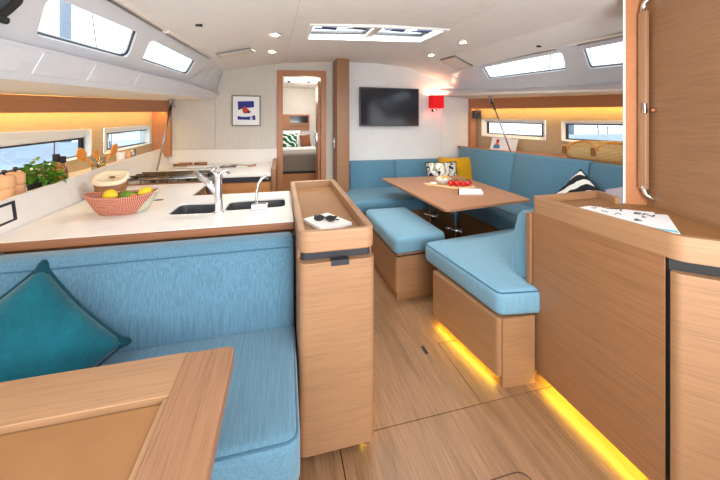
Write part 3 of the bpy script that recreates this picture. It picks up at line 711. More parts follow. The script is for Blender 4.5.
t = thing('drinking_water_tap', 'slim curved chrome tap standing before the right-hand sink', 'tap', (-0.115, 1.885, CZ))
bm = BM(); box(bm, -0.165, -0.075, 1.862, 1.905, CZ, CZ + .034); obj('base', bm, M['chrome'], t, 0.005)
bm = BM(); tube(bm, [(-0.138, 1.885, CZ + .03), (-0.135, 1.885, CZ + .10), (-0.124, 1.885, CZ + .15), (-0.108, 1.89, CZ + .178), (-0.09, 1.90, CZ + .182), (-0.078, 1.91, CZ + .168)], 0.0085, 10); obj('spout', bm, M['chrome'], t, smooth=True)

# fruit basket
bc = Vector((-0.85, 2.0, CZ)); BROT = 0.1
def basket_mat():
    m, nt, b = new_mat('coiled_basket'); tcn = N(nt, 'ShaderNodeTexCoord'); s = N(nt, 'ShaderNodeSeparateXYZ'); nt.links.new(tcn.outputs['Object'], s.inputs[0])
    at = N(nt, 'ShaderNodeMath', operation='ARCTAN2'); nt.links.new(s.outputs[1], at.inputs[0]); nt.links.new(s.outputs[0], at.inputs[1])
    mu = N(nt, 'ShaderNodeMath', operation='MULTIPLY'); mu.inputs[1].default_value = 95; nt.links.new(at.outputs[0], mu.inputs[0])
    sn = N(nt, 'ShaderNodeMath', operation='SINE'); nt.links.new(mu.outputs[0], sn.inputs[0])
    r = ramp(nt, sn.outputs[0], [(0.35, lin((168, 80, 52))), (0.72, lin((226, 190, 168)))]); r.color_ramp.interpolation = 'CONSTANT'
    r2 = ramp(nt, sn.outputs[0], [(0.3, lin((176, 172, 150))), (0.6, lin((232, 228, 210)))]); r2.color_ramp.interpolation = 'CONSTANT'
    n = N(nt, 'ShaderNodeMath', operation='GREATER_THAN'); n.inputs[1].default_value = 0.075; 
    ad = N(nt, 'ShaderNodeMath', operation='SUBTRACT'); nt.links.new(s.outputs[0], ad.inputs[0])
    m2 = N(nt, 'ShaderNodeMath', operation='MULTIPLY'); m2.inputs[1].default_value = 0.8; nt.links.new(s.outputs[2], m2.inputs[0]); nt.links.new(m2.outputs[0], ad.inputs[1]); nt.links.new(ad.outputs[0], n.inputs[0])
    mx = N(nt, 'ShaderNodeMix', data_type='RGBA'); nt.links.new(n.outputs[0], mx.inputs[0]); nt.links.new(r.outputs[0], mx.inputs[6]); nt.links.new(r2.outputs[0], mx.inputs[7]); nt.links.new(mx.outputs[2], b.inputs['Base Color']); b.inputs['Roughness'].default_value = 0.8
    return m
M['basket'] = basket_mat()
t = thing('fruit_basket', 'oval coiled basket in terracotta and white on the galley worktop', 'basket', tuple(bc))
NR = 8
for k in range(NR):
    s = k / (NR - 1); a = 0.105 + 0.062 * s ** 0.8; b = 0.060 + 0.045 * s ** 0.8; z = CZ + 0.008 + s * 0.088
    ends = 0.018 * s
    pts = []
    for i in range(40):
        th = 2 * PI * i / 40; x = a * math.cos(th); y = b * math.sin(th); zz = z + ends * (math.cos(th) ** 4)
        pts.append((bc.x + x * math.cos(BROT) - y * math.sin(BROT), bc.y + x * math.sin(BROT) + y * math.cos(BROT), zz))
    bm = BM(); tube(bm, pts, 0.0075, 6, closed=True); obj('coil', bm, M['basket'], t, smooth=True)
bm = BM(); lathe(bm, [(1.0, 0.002), (1.0, 0.010)], tuple(bc), 30, 0.105, 0.06, BROT); obj('base', bm, M['basket'], t)
M['lemon'] = flat('lemon_skin', (222, 184, 14), 0.45, var=0.05); M['lime'] = flat('green_fruit_skin', (84, 122, 20), 0.4, var=0.2)
def fruit(name, c, r, st_, mat, rz, label, cat, grp=None):
    ax = Matrix.Rotation(rz, 3, 'Z') @ Matrix.Rotation(PI / 2, 3, 'Y')
    prof = [(0.0008, -st_ * 1.12 * r), (0.16 * r, -st_ * r * 1.05), (0.5 * r, -st_ * r * .82), (0.86 * r, -st_ * r * .45), (r, 0), (0.86 * r, st_ * r * .45), (0.5 * r, st_ * r * .82), (0.18 * r, st_ * r * 1.0), (0.12 * r, st_ * r * 1.12), (0.0008, st_ * r * 1.15)]
    tt = thing(name, label, cat, c, grp)
    bm = BM(); lathe(bm, prof, c, 16, axis=ax); obj('skin', bm, mat, tt, smooth=True)
    bm = BM(); lathe(bm, [(0.006, 0), (0.004, .006)], tuple(Vector(c) + ax @ Vector((0, 0, st_ * r * 1.12))), 6, axis=ax); obj('stem_end', bm, M['lime'], tt)
fruit('lemon', (-0.905, 1.985, CZ + .098), 0.036, 1.05, M['lemon'], 2.8, 'whole round yellow lemon at the left of the fruit basket', 'lemon', 'lemons in the basket')
fruit('lemon', (-0.742, 2.01, CZ + .105), 0.032, 1.25, M['lemon'], 0.9, 'pointed yellow lemon at the right end of the fruit basket', 'lemon', 'lemons in the basket')
fruit('lime', (-0.815, 1.98, CZ + .094), 0.027, 1.4, M['lime'], 0.3, 'long green fruit lying in front in the basket', 'lime', 'green fruit in the basket')
fruit('lime', (-0.855, 2.03, CZ + .09), 0.026, 1.2, M['lime'], 1.4, 'small green fruit tucked beside the round lemon', 'lime', 'green fruit in the basket')
fruit('lime', (-0.785, 2.03, CZ + .088), 0.025, 1.3, M['lime'], 0.0, 'dark green fruit behind the pointed lemon', 'lime', 'green fruit in the basket')
M['apricot'] = flat('orange_fruit', (220, 120, 40), 0.5, var=0.08)
bm = BM(); ball(bm, (-0.785, 1.965, CZ + .085), 0.022); obj('kumquat', bm, M['apricot'], None, smooth=True, cat='fruit', label='little orange fruit at the rim of the basket', at=(-0.785, 1.965, CZ + .085))

# bread loaf / carved bowl behind
t = thing('carved_bowl', 'rounded brown wooden bowl with a thick cream rim behind the fruit basket', 'bowl', (-1.14, 2.52, CZ))
M['brownwood'] = wood('brown_bowl_wood', (150, 98, 58), 'h', 0.12, 0.6); M['cream'] = flat('cream_glaze', (236, 222, 194), 0.5, var=0.03)
def sup(a, b, n=28, e=2.8):
    r = []
    for i in range(n):
        th = 2 * PI * i / n; c, s = math.cos(th), math.sin(th); r.append((a * abs(c) ** (2 / e) * (1 if c > 0 else -1), b * abs(s) ** (2 / e) * (1 if s > 0 else -1)))
    return r
def suploft(bm, c, lay, rot, n=28, tilt=0):
    loops = []
    zm = max(l[2] for l in lay)
    for a, b, z in lay:
        loops.append([(c[0] + x * math.cos(rot) - y * math.sin(rot), c[1] + x * math.sin(rot) + y * math.cos(rot), c[2] + z + tilt * (y + .09) * min(1, z / .06)) for x, y in sup(a, b, n)])
    loft(bm, loops)
bm = BM(); suploft(bm, (-1.13, 2.49, CZ), [(.070, .055, 0), (.086, .066, .03), (.092, .072, .075)], 0.15, tilt=.45); obj('body', bm, M['brownwood'], t, smooth=True)
bm = BM(); suploft(bm, (-1.13, 2.49, CZ), [(.094, .074, .073), (.100, .078, .085), (.095, .072, .098), (.074, .052, .098), (.066, .044, .080)], 0.15, tilt=.45); obj('rim', bm, M['cream'], t, smooth=True)
for k, (dx, dy) in enumerate(((-.03, .01), (0.01, -.012), (.035, .008))):
    bm = BM(); ball(bm, (-1.13 + dx, 2.49 + dy, CZ + .086 + .6 * (dy + .09)), 0.014, 1.5, .8, .5, 10, 6); obj('crust', bm, M['brownwood'] if k % 2 else M['cream'], t, smooth=True)

# forward counter: platter, magazines
t = thing('oval_platter', 'white oval platter with two brown napkin rolls on the forward galley counter', 'platter', (-1.02, 4.05, CZ))
bm = BM(); suploft(bm, (-1.0, 4.05, CZ), [(.20, .12, 0), (.25, .16, .018), (.24, .15, .022), (.19, .11, .010)], -0.2); obj('plate', bm, M['paper'], t, smooth=True)
for dx, dy, r in ((-.10, .05, .2), (.06, .06, -.1), (-.13, -.05, .1)):
    bm = BM(); c0 = Vector((-1.0 + dx, 4.05 + dy, CZ + .034)); tube(bm, [c0 - Vector((.07, .02 * r, 0)), c0 + Vector((.07, .02 * r, 0))], .018, 8); obj('napkin_roll', bm, M['brownwood'], t, smooth=True)
M['mag'] = voro('magazine_cover', [(236, 234, 232), (90, 110, 130), (230, 225, 220), (200, 150, 90), (70, 60, 60), (240, 238, 236)], 14)
t = thing('magazine', 'open glossy magazine lying on the forward galley counter', 'magazine', (-0.50, 4.0, CZ))
for sx_, ry in ((-1, .08), (1, -.08)):
    bm = BM(); a = -0.50; hexa(bm, [(a, 3.90, CZ + .002), (a + sx_ * .20, 3.92, CZ + .002), (a + sx_ * .20, 4.14, CZ + .002), (a, 4.12, CZ + .002), (a, 3.90, CZ + .014), (a + sx_ * .20, 3.92, CZ + .006), (a + sx_ * .20, 4.14, CZ + .006), (a, 4.12, CZ + .014)])
    obj('page', bm, M['mag'], t)

# rigging rods (chain plates)
def rod(p0, p1, label, r=0.009):
    t = thing('chainplate_rod', label, 'rod', p1, 'steel chainplate rods at the hull sides')
    bm = BM(); tube(bm, [p0, p1], r, 10); obj('rod', bm, M['steel'], t, smooth=True)
    c = Vector(p0); bm = BM(); box(bm, c.x - .03, c.x + .03, c.y - .02, c.y + .02, c.z + .02, c.z + .06); tube(bm, [c + Vector((-.02, 0, .03)), c + Vector((-.022, 0, -.05))], .008, 6); tube(bm, [c + Vector((.02, 0, .03)), c + Vector((.022, 0, -.05))], .008, 6); tube(bm, [c + Vector((-.035, 0, -.045)), c + Vector((.035, 0, -.045))], .011, 8)
    obj('shackle', bm, M['steel'], t, 0.002)
    d = (Vector(p1) - Vector(p0)).normalized(); bm = BM(); tube(bm, [Vector(p0) + d * .05, Vector(p0) + d * .16], .015, 10); obj('turnbuckle', bm, M['darksteel'], t, smooth=True)
rod((-1.20, 3.95, 1.63), (-1.30, 3.80, CZ), 'slanting steel chainplate rod beside the stove, under the port side deck')
rod((2.72, 3.60, 1.725), (2.80, 3.32, 1.03), 'slanting steel chainplate rod in front of the starboard hull window')

# shelf items: peppermills, herb, bottles, utensils, small frames
M['terra'] = flat('pale_orange_wood', (222, 168, 122), 0.55, var=0.06)
for (x, y, r, lb) in ((-1.40, 2.03, .042, 'squat orange-brown wooden mill at the far left of the galley shelf'), (-1.42, 2.13, .040, 'orange-brown wooden mill with a small dark knob beside the herb plant')):
    z = shz(y); t = thing('pepper_mill', lb, 'mill', (x, y, z), 'wooden mills on the galley shelf')
    bm = BM(); lathe(bm, [(r, 0), (r, .06), (r * .85, .066), (r * .85, .07), (r * 1.02, .076), (r * 1.0, .125), (r * .7, .14)], (x, y, z), 18); obj('body', bm, M['terra'], t, smooth=False, bevel=.002)
    bm = BM(); lathe(bm, [(.005, .138), (.005, .15), (.010, .155), (.010, .165), (.002, .168)], (x, y, z), 10); obj('knob', bm, M['darksteel'], t, smooth=True)
hx, hy = -1.40, 2.27; hz_ = shz(hy)
t = thing('herb_plant', 'bushy green basil plant in a grey pot on the galley shelf', 'plant', (hx, hy, hz_))
bm = BM(); lathe(bm, [(.045, 0), (.055, .06), (.058, .062), (.058, .07), (.05, .07), (.045, .055)], (hx, hy, hz_), 18); obj('pot', bm, M['charcoal'], t, smooth=True)
M['leaf'] = flat('herb_leaf', (78, 130, 30), 0.5, var=0.25)
base = None
rnd = random.Random(3)
def leaf_mesh(sz):
    bm = BM(); L = 5; rows_ = []
    for i in range(L + 1):
        s = i / L; w = sz * .42 * math.sin(PI * (s * .94 + .03)) ** .8; z = -sz * .35 * s * s
        rows_.append([bm.verts.new((s * sz, -w, z + w * .25)), bm.verts.new((s * sz, 0, z)), bm.verts.new((s * sz, w, z + w * .25))])
    for a, b in zip(rows_, rows_[1:]):
        bm.faces.new((a[0], a[1], b[1], b[0])); bm.faces.new((a[1], a[2], b[2], b[1]))
    me = bpy.data.meshes.new('leaf'); bm.to_mesh(me); bm.free(); me.materials.append(M['leaf']); return me
lm = leaf_mesh(0.030)
sbm = BM()
for k in range(16):
    a = rnd.random() * 2 * PI; tip = Vector((hx + .055 * math.cos(a), hy + .12 * math.sin(a), hz_ + .10 + .06 * rnd.random())); tube(sbm, [(hx, hy, hz_ + .05), tuple((Vector((hx, hy, hz_ + .09)) + tip) / 2), tip], .0025, 5)
stem = obj('stem', sbm, M['leaf'], t)
for k in range(280):
    a = rnd.random() * 2 * PI; rr = rnd.random() ** .5; e = 1.0 + 0.25 * math.sin(3 * a)
    p = Vector((hx + .085 * rr * math.cos(a), hy + 0.12 * rr * e * math.sin(a) + .02 * rr, hz_ + .045 + (.135 * (1 - rr ** 2) + .02) * rnd.random() ** .6))
    o = bpy.data.objects.new('leaf', lm); COL.objects.link(o); o.parent = t; o.location = p - t.location
    o.rotation_euler = (rnd.uniform(-.5, .5), rnd.uniform(-.7, .5), a + rnd.uniform(-.9, .9)); s = rnd.uniform(.7, 1.25); o.scale = (s, s, s)
M['oil'] = flat('olive_oil', (180, 110, 14), 0.12, var=0.08, coat=0.6); M['oil2'] = flat('dark_oil', (120, 76, 10), 0.12, var=0.08, coat=0.6)
for x, y, r, hgt, m_, lb in ((-1.43, 2.47, .042, .115, 'oil', 'round amber oil bottle with a dark stopper on the galley shelf'), (-1.45, 2.565, .030, .10, 'oil2', 'slimmer amber oil bottle tucked behind the round one')):
    z = shz(y); t = thing('oil_bottle', lb, 'bottle', (x, y, z), 'oil bottles on the galley shelf')
    bm = BM(); lathe(bm, [(r * .9, 0), (r, .01), (r, hgt * .75), (r * .8, hgt * .95), (r * .35, hgt * 1.1), (.012, hgt * 1.2), (.012, hgt * 1.3)], (x, y, z), 18); obj('flask', bm, M[m_], t, smooth=True)
    bm = BM(); lathe(bm, [(.015, hgt * 1.28), (.019, hgt * 1.32), (.019, hgt * 1.70), (.016, hgt * 1.72)], (x, y, z), 12); obj('stopper', bm, M['dark'], t, smooth=True)
M['utensil'] = flat('beech_utensil', (222, 140, 50), 0.5, var=0.08)
ux, uy = -1.45, 3.00; uz = shz(uy)
t = thing('utensil_pot', 'clear glass pot for the wooden cooking spoons on the galley shelf', 'pot', (ux, uy, uz))
bm = BM(); lathe(bm, [(.045, .0), (.05, .11), (.047, .11), (.043, .006)], (ux, uy, uz), 18); obj('glass', bm, glass('thin_glass', (235, 240, 240), .12), t, smooth=True)
def spoon(p0, p1, w, label, flatn, grp):
    tt = thing('wooden_spoon', label, 'spoon', p0, grp); d = (Vector(p1) - Vector(p0)); L = d.length; d.normalize()
    bm = BM(); tube(bm, [p0, Vector(p0) + d * L * .72], [.006, .007], 8); obj('handle', bm, M['utensil'], tt, smooth=True)
    q = d.to_track_quat('Z', 'Y').to_matrix(); c = Vector(p0) + d * L * .85
    bm = BM(); loops = []
    for i in range(9):
        s = -1 + 2 * i / 8; r = max(.004, w * math.sqrt(max(0, 1 - s * s)) ** flatn)
        loops.append([tuple(c + q @ Vector((r * .22 * math.cos(2 * PI * k / 12), r * math.sin(2 * PI * k / 12), s * L * .19))) for k in range(12)])
    loft(bm, loops); obj('blade', bm, M['utensil'], tt, smooth=True)
spoon((ux, uy + .02, uz + .01), (ux, uy - .27, uz + .175), .046, 'flat wooden spatula leaning furthest left out of the glass pot', .5, 'wooden cooking spoons in the glass pot')
spoon((ux + .01, uy + .0, uz + .01), (ux + .02, uy - .085, uz + .165), .044, 'round wooden spoon leaning left beside the spatula', 1, 'wooden cooking spoons in the glass pot')
spoon((ux, uy - .02, uz + .01), (ux - .01, uy + .32, uz + .18), .050, 'round wooden spoon leaning right toward the far window', 1, 'wooden cooking spoons in the glass pot')
bm = BM(); ball(bm, (-1.44, 2.93 + .1, shz(3.0) + .03), .028); obj('lemon', bm, M['lemon'], None, smooth=True, cat='lemon', label='small yellow lemon on the galley shelf beside the spoons', at=(-1.44, 3.03, shz(3.0) + .03))
for y, lb, mm in ((3.42, 'white mug on the galley shelf under the far port window', 'paper'), (3.55, 'orange patterned tumbler beside the white mug', 'terra'), (3.67, 'grey tumbler nearest the oak post on the galley shelf', 'steel')):
    z = shz(y); t = thing('tumbler', lb, 'tumbler', (-1.475, y, z), 'tumblers on the galley shelf')
    bm = BM(); lathe(bm, [(.030, 0), (.036, .105), (.033, .105), (.027, .006)], (-1.475, y, z), 18); obj('cup', bm, M[mm], t, smooth=True)

# picture
t = thing('framed_print', 'framed blue and white abstract print on the beige bulkhead left of the doorway', 'picture', (-0.45, 4.385, 1.36))
X0, X1, Z0, Z1 = -0.628, -0.265, 1.362, 1.770
bm = BM(); ring(bm, [(X0, 4.368, Z0), (X1, 4.368, Z0), (X1, 4.368, Z1), (X0, 4.368, Z1)], [(X0 + .014, 4.368, Z0 + .014), (X1 - .014, 4.368, Z0 + .014), (X1 - .014, 4.368, Z1 - .014), (X0 + .014, 4.368, Z1 - .014)], (0, .022, 0)); obj('frame', bm, flat('frame_brown', (128, 108, 92), .5), t)
bx('mat_board', X0 + .012, X1 - .012, 4.378, 4.388, Z0 + .012, Z1 - .012, M['paper'], t)
M['pblue'] = flat('print_blue', (20, 30, 130), .6); M['pred'] = flat('print_red', (190, 60, 40), .6); M['pblk'] = flat('print_black', (20, 20, 40), .6)
def art(pts, mat, y): bm = BM(); slab(bm, [(lerp(X0, X1, u), y, lerp(Z1, Z0, v)) for u, v in pts], (0, .002, 0)); obj('print_shape', bm, mat, t)
art([(.20, .20), (.76, .18), (.77, .38), (.60, .40), (.42, .40), (.22, .49)], M['pblue'], 4.376)
art([(.20, .67), (.34, .70), (.5, .70), (.62, .68), (.80, .64), (.82, .80), (.20, .79)], M['pblue'], 4.376)
art([(.35, .42), (.44, .35), (.50, .40), (.62, .50), (.60, .55), (.46, .60), (.38, .55)], M['pred'], 4.374)
art([(.52, .52), (.66, .52), (.62, .57), (.54, .58)], M['pblk'], 4.372)
art([(.62, .66), (.70, .64), (.72, .78), (.64, .79)], M['paper'], 4.374)
art([(.64, .70), (.69, .69), (.70, .73), (.66, .74)], M['pblk'], 4.372)

# ================================================================== STORAGE ISLAND
isl = thing('storage_island', 'tall oak island cabinet with a fiddled tray top at the end of the galley', 'cabinet', (0.24, 1.85, 0))
RZ = 0.935
rimo = rpoly([(0.066, 1.238), (0.380, 1.236), (0.412, 2.458), (0.068, 2.425)], [.052, .052, .02, .02])
rimi = rpoly([(0.096, 1.272), (0.350, 1.262), (0.372, 2.415), (0.100, 2.385)], [.012, .012, .01, .01])
bm = BM(); ring(bm, [(x, y, RZ) for x, y in rimo], [(x, y, RZ) for x, y in rimi], (0, 0, -0.085)); obj('fiddle_rim', bm, M['oak_y'], isl, 0.006, seg=3)
bm = BM(); prism(bm, rimi, RZ - .082, RZ - .05); obj('tray', bm, M['tray'], isl)
ins = rpoly([(0.078, 1.275), (0.370, 1.273), (0.395, 2.43), (0.08, 2.40)], .02)
bm = BM(); prism(bm, ins, 0.05, RZ - .084); obj('carcass', bm, M['charcoal'], isl)  # charcoal colour puts shade into the gap below the rim
bx('plinth', 0.13, 0.33, 1.30, 2.38, 0.0, 0.05, M['oak_warm'], isl)
bm = BM(); prism(bm, rpoly([(0.068, 1.236), (0.380, 1.234), (0.380, 1.30), (0.068, 1.30)], [.05, .05, 0, 0]), 0.05, RZ - .125); 
dr = obj('front_door', bm, M['oak'], isl, 0.003)
bx('latch_notch_shade', 0.195, 0.268, 1.2332, 1.262, RZ - .142, RZ - .120, M['charcoal'], isl)  # flush dark block, painted in for the shaded notch in the door
bm = BM(); slab(bm, [(0.380, 1.302, 0.05), (0.410, 2.45, 0.05), (0.410, 2.45, RZ - .086), (0.380, 1.302, RZ - .086)], (-.012, 0, 0)); obj('side_panel', bm, M['oak_warm'], isl)
bm = BM(); slab(bm, [(0.066, 1.302, 0.05), (0.068, 2.425, 0.05), (0.068, 2.425, RZ - .086), (0.066, 1.302, RZ - .086)], (.012, 0, 0)); obj('side_panel', bm, M['oak_warm'], isl)
bm = BM(); tube(bm, [(0.345, 1.31, .040), (0.345, 2.36, .040)], .003, 6)
obj('plinth_light', bm, M['led'], isl)
t = thing('notebook', 'white notebook lying under the sunglasses on the island tray', 'notebook', (0.23, 1.42, RZ - .05))
NB = [(0.105, 1.55), (0.178, 1.365), (0.325, 1.435), (0.238, 1.63)]
bm = BM(); slab(bm, [(x, y, RZ - .049) for x, y in NB], (0, 0, .012)); obj('pages', bm, M['paper'], t)
bm = BM(); slab(bm, [(x, y, RZ - .037) for x, y in NB], (0, 0, .0015)); obj('cover', bm, M['splash'], t)
zt = RZ - .0355
t = thing('sunglasses', 'black folded sunglasses lying on the white notebook', 'sunglasses', (0.21, 1.46, zt))
ctr = Vector((0.205, 1.49, zt + .014)); dirx = Vector((.90, -.43, 0)).normalized(); diry = Vector((0, 0, 1)).cross(dirx); upv = (diry * .62 + Vector((0, 0, .6))).normalized()
for sgn in (-1, 1):
    bm = BM(); loop_ = []
    for k in range(18):
        a = 2 * PI * k / 18; loop_.append(ctr + dirx * (sgn * .028 + .022 * math.cos(a)) + upv * (.014 * math.sin(a)) + diry * (-abs(sgn * .034 + .027 * math.cos(a)) * .15))
    slab(bm, loop_, diry * .003); obj('lens', bm, M['lens'], t)
    bm = BM(); tube(bm, loop_, .0032, 6, closed=True); obj('rim', bm, M['lens'], t, smooth=True)
    bm = BM(); a0 = ctr + dirx * sgn * .052 + Vector((0, 0, .004)); tube(bm, [a0, a0 + diry * .02, a0 - dirx * sgn * .05 + diry * (.028 + .004 * sgn) + Vector((0, 0, -.01)), a0 - dirx * sgn * .115 + diry * (.03 + .004 * sgn) + Vector((0, 0, -.02))], [.004, .0045, .004, .005], 6); obj('temple', bm, M['lens'], t, smooth=True)
bm = BM(); tube(bm, [ctr - dirx * .009, ctr + Vector((0, 0, .004)), ctr + dirx * .009], .003, 6); obj('bridge', bm, M['lens'], t)

# ================================================================== PORT SETTEE + TEAL CUSHION
def cushion(name, pts, z0, z1, r, mat, parent, corner=0.05, pipe=True, crown=0.008, label=None):
    """upholstered block: rounded footprint, rolled top edge, slight crown, piped seam"""
    fp = rpoly(pts, corner, 5); n = len(fp); c = Vector((sum(p[0] for p in fp) / n, sum(p[1] for p in fp) / n))
    def inset(d):
        out = []
        for i in range(n):
            a = Vector(fp[i - 1]); b = Vector(fp[i]); e = Vector(fp[(i + 1) % n]); t1 = (b - a).normalized(); t2 = (e - b).normalized(); nn = Vector((-(t1 + t2).y, (t1 + t2).x))
            nn = nn.normalized() if nn.length > 1e-6 else Vector((0, 0)); 
            out.append(b + nn * d * orient)
        return out
    area = sum(fp[i][0] * fp[(i + 1) % n][1] - fp[(i + 1) % n][0] * fp[i][1] for i in range(n)); orient = 1 if area > 0 else -1
    lay = [(r * .6, z0), (r * .15, z0 + r * .25), (0, z0 + r * .7)]
    for k in range(6):
        a = PI / 2 * k / 5; lay.append((r * (1 - math.cos(a)), z1 - r + r * math.sin(a)))
    bm = BM(); loops = [[(p.x, p.y, z) for p in inset(d)] for d, z in lay]
    rg = loft(bm, loops, cap1=False)
    top = inset(r); l2 = [tuple(Vector((p.x, p.y, z1)).lerp(Vector((c.x, c.y, z1 + crown)), .35)) for p in top]
    vv = [bm.verts.new(p) for p in l2]
    for i in range(n): j = (i + 1) % n; bm.faces.new((rg[-1][i], rg[-1][j], vv[j], vv[i]))
    bm.faces.new(vv)
    o = obj(name, bm, mat, parent, smooth=True, label=label)
    if pipe:
        bm = BM(); tube(bm, [(p.x, p.y, z1 - r * .35) for p in inset(r * .22)], .004, 6, closed=True); obj('piping', bm, M['pipe'], o, smooth=True)
    return o
ps = thing('port_settee', 'blue herringbone settee with a high back in front of the galley peninsula', 'settee', (-0.45, 1.2, 0))
bx('base', -1.30, 0.03, 0.955, 1.50, 0.0, 0.30, M['oak_warm'], ps, 0.006)
cushion('seat', [(-1.30, 0.905), (0.055, 0.90), (0.062, 1.50), (-1.30, 1.50)], 0.30, 0.462, 0.035, M['blue_seat'], ps, 0.05)
# back: leaning slab with top seam
bm = BM(); loops = []
for x in [-1.30, -1.285] + [lerp(-1.27, 0.03, k / 10) for k in range(11)] + [0.048, 0.056]:
    e = 0.02 if x < -1.29 or x > 0.05 else (0.006 if (x < -1.28 or x > 0.04) else 0)
    prof = [(1.430 + e, .44), (1.412 + e, .48), (1.418 + e, .60), (1.440 + e, .74), (1.462 + e, .80), (1.475 + e, .825 - e), (1.50, .838 - e), (1.555, .840 - e), (1.575, .82), (1.575, .44)]
    loops.append([(x, y, z) for y, z in prof])
loft(bm, loops); bk = obj('back_cushion', bm, M['blue'], ps, smooth=True)
m_ = bk.modifiers.new('es', 'EDGE_SPLIT'); m_.split_angle = math.radians(60)
bm = BM(); tube(bm, [(x, 1.459, .802) for x in (-1.28, -.6, 0.05)], .003, 6); obj('piping', bm, M['pipe'], bk)
bm = BM(); box(bm, 0.052, 0.062, 1.50, 1.60, 0.44, 0.84); obj('end_board', bm, M['dark'], ps)

def pillow(name, center, xa, ya, w, h, th, mat, label, pipe=None, zmin=None, grp=None, pinch=0.10, ear=0.0, patt=None):
    """xa: in-plane right axis, ya: in-plane up axis"""
    xa = Vector(xa).normalized(); ya = Vector(ya); ya = (ya - xa * ya.dot(xa)).normalized(); nz = xa.cross(ya)
    t = thing(name, label, 'cushion', tuple(center), grp); C0 = Vector(center); n = 18
    def pos(u, v, s):
        k = 1 - pinch * (1 - v * v) * abs(u) ** 2; k2 = 1 - pinch * (1 - u * u) * abs(v) ** 2
        x = u * k * w / 2; y = v * k2 * h / 2
        f = (max(0, 1 - u ** 4) ** .55) * (max(0, 1 - v ** 4) ** .55)
        wr = noise.noise(Vector((u * 2.2, v * 2.2, s * 3 + center[0] * 7))) * .12 + noise.noise(Vector((u * 6, v * 6, s + 9))) * .04
        z = s * th / 2 * f * (1 + wr)
        p = C0 + xa * x + ya * y + nz * z
        if zmin is not None and p.z < zmin: p.z = zmin
        return p
    bm = BM()
    for s in (1, -1):
        g_ = [[bm.verts.new(pos(-1 + 2 * i / n, -1 + 2 * j / n, s)) for i in range(n + 1)] for j in range(n + 1)]
        for j in range(n):
            for i in range(n): bm.faces.new((g_[j][i], g_[j][i + 1], g_[j + 1][i + 1], g_[j + 1][i]))
    bmesh.ops.remove_doubles(bm, verts=bm.verts, dist=1e-4)
    cv = obj('cover', bm, mat, t, smooth=True)
    if pipe:
        pts = [pos(-1 + 2 * i / n, -1, 0) for i in range(n)] + [pos(1, -1 + 2 * i / n, 0) for i in range(n)] + [pos(1 - 2 * i / n, 1, 0) for i in range(n)] + [pos(-1, 1 - 2 * i / n, 0) for i in range(n)]
        bm = BM(); tube(bm, pts, .006, 6, closed=True); obj('piping', bm, pipe, cv, smooth=True)
    if ear:
        for su, sv in ((1, 1), (-1, 1), (1, -1)):
            p = pos(su, sv, 0); d = (xa * su * w + ya * sv * h).normalized(); bm = BM()
            sd = (xa * -sv * 1.0 + ya * su * 1.0).normalized()
            a = p - d * ear * 1.4
            loops = []
            for k, (q, wd) in enumerate(((0, .8), (.55, .75), (.85, .5), (1.0, .2))):
                cpt = a + d * ear * 1.7 * q; loops.append([tuple(cpt + sd * ear * wd * .62 * math.cos(2 * PI * m / 10) + nz * ear * .34 * (1 - q * .4) * math.sin(2 * PI * m / 10)) for m in range(10)])
            loft(bm, loops); obj('corner_tuft', bm, pipe or mat, cv, smooth=True)
    return t
xa = Vector((.234, 0.0, -.291)); ya = Vector((.291, .10, .234))
pillow('teal_pillow', (-0.815, 1.235, 0.605), xa, Vector((.29, .16, .23)), .40, .40, .15, M['teal'], 'teal velvet scatter cushion standing on its corner on the port settee', M['teal_dark'], 0.47, ear=.045, pinch=.07)

# ================================================================== FOREGROUND TABLE
ft = thing('saloon_table_leaf', 'oak-framed table with a raised fiddle bar and brown top panel in the foreground', 'table', (-0.45, 0.65, 0))
TZ = 0.70
bm = BM(); slab(bm, [(-1.0, 0.995, TZ), (-0.255, 0.995, TZ), (-0.255, 0.845, TZ), (-1.0, 0.845, TZ)], (0, 0, -.035)); obj('frame_rail', bm, M['oak_x'], ft, 0.003)
bm = BM(); slab(bm, [(x, y, TZ + .004) for x, y in rpoly([(-0.262, 0.30), (-0.132, 0.30), (-0.132, 0.985), (-0.262, 0.985)], [0, 0, .022, .01])], (0, 0, -.042)); obj('fiddle_bar', bm, wood('oak_fiddle', (146, 104, 74), 'y', .09, .9), ft, 0.004)
bx('top_panel', -1.0, -0.268, 0.30, 0.838, TZ - .03, TZ - .014, M['tray'], ft)
bm = BM(); box(bm, -0.275, -0.262, 0.30, 0.845, TZ - .03, TZ - .006); obj('inner_lip', bm, M['oak_y'], ft)
bx('pedestal', -0.70, -0.55, 0.50, 0.65, 0.0, TZ - .03, M['oak_z'], ft, 0.01)

# ================================================================== DINETTE
SZ = 0.49
def base_box(name, label, pts, z0, z1, mat, kick=True, loc=None, cat='settee'):
    pass
# middle bench
mb = thing('island_bench', 'freestanding blue-cushioned bench on an oak box beside the dinette table', 'bench', (1.08, 2.7, 0))
bm = BM(); prism(bm, rpoly([(0.862, 2.262), (1.33, 2.305), (1.33, 3.15), (0.862, 3.15)], [.03, .03, 0, 0]), 0.06, 0.335); obj('box', bm, M['oak'], mb, 0.002)
bm = BM(); prism(bm, [(0.875, 2.275), (1.31, 2.31), (1.31, 3.15), (0.875, 3.15)], 0.0, 0.06); obj('plinth', bm, M['oak_warm'], mb)
bm = BM(); prism(bm, rpoly([(0.878, 2.28), (1.31, 2.325), (1.31, 3.12), (0.878, 3.12)], .02), 0.335, 0.352); obj('shadow_gap', bm, M['dark'], mb)
bm = BM(); prism(bm, rpoly([(0.866, 2.262), (1.325, 2.305), (1.325, 3.13), (0.866, 3.13)], .03), 0.352, 0.360); obj('seat_board', bm, M['oak_x'], mb)
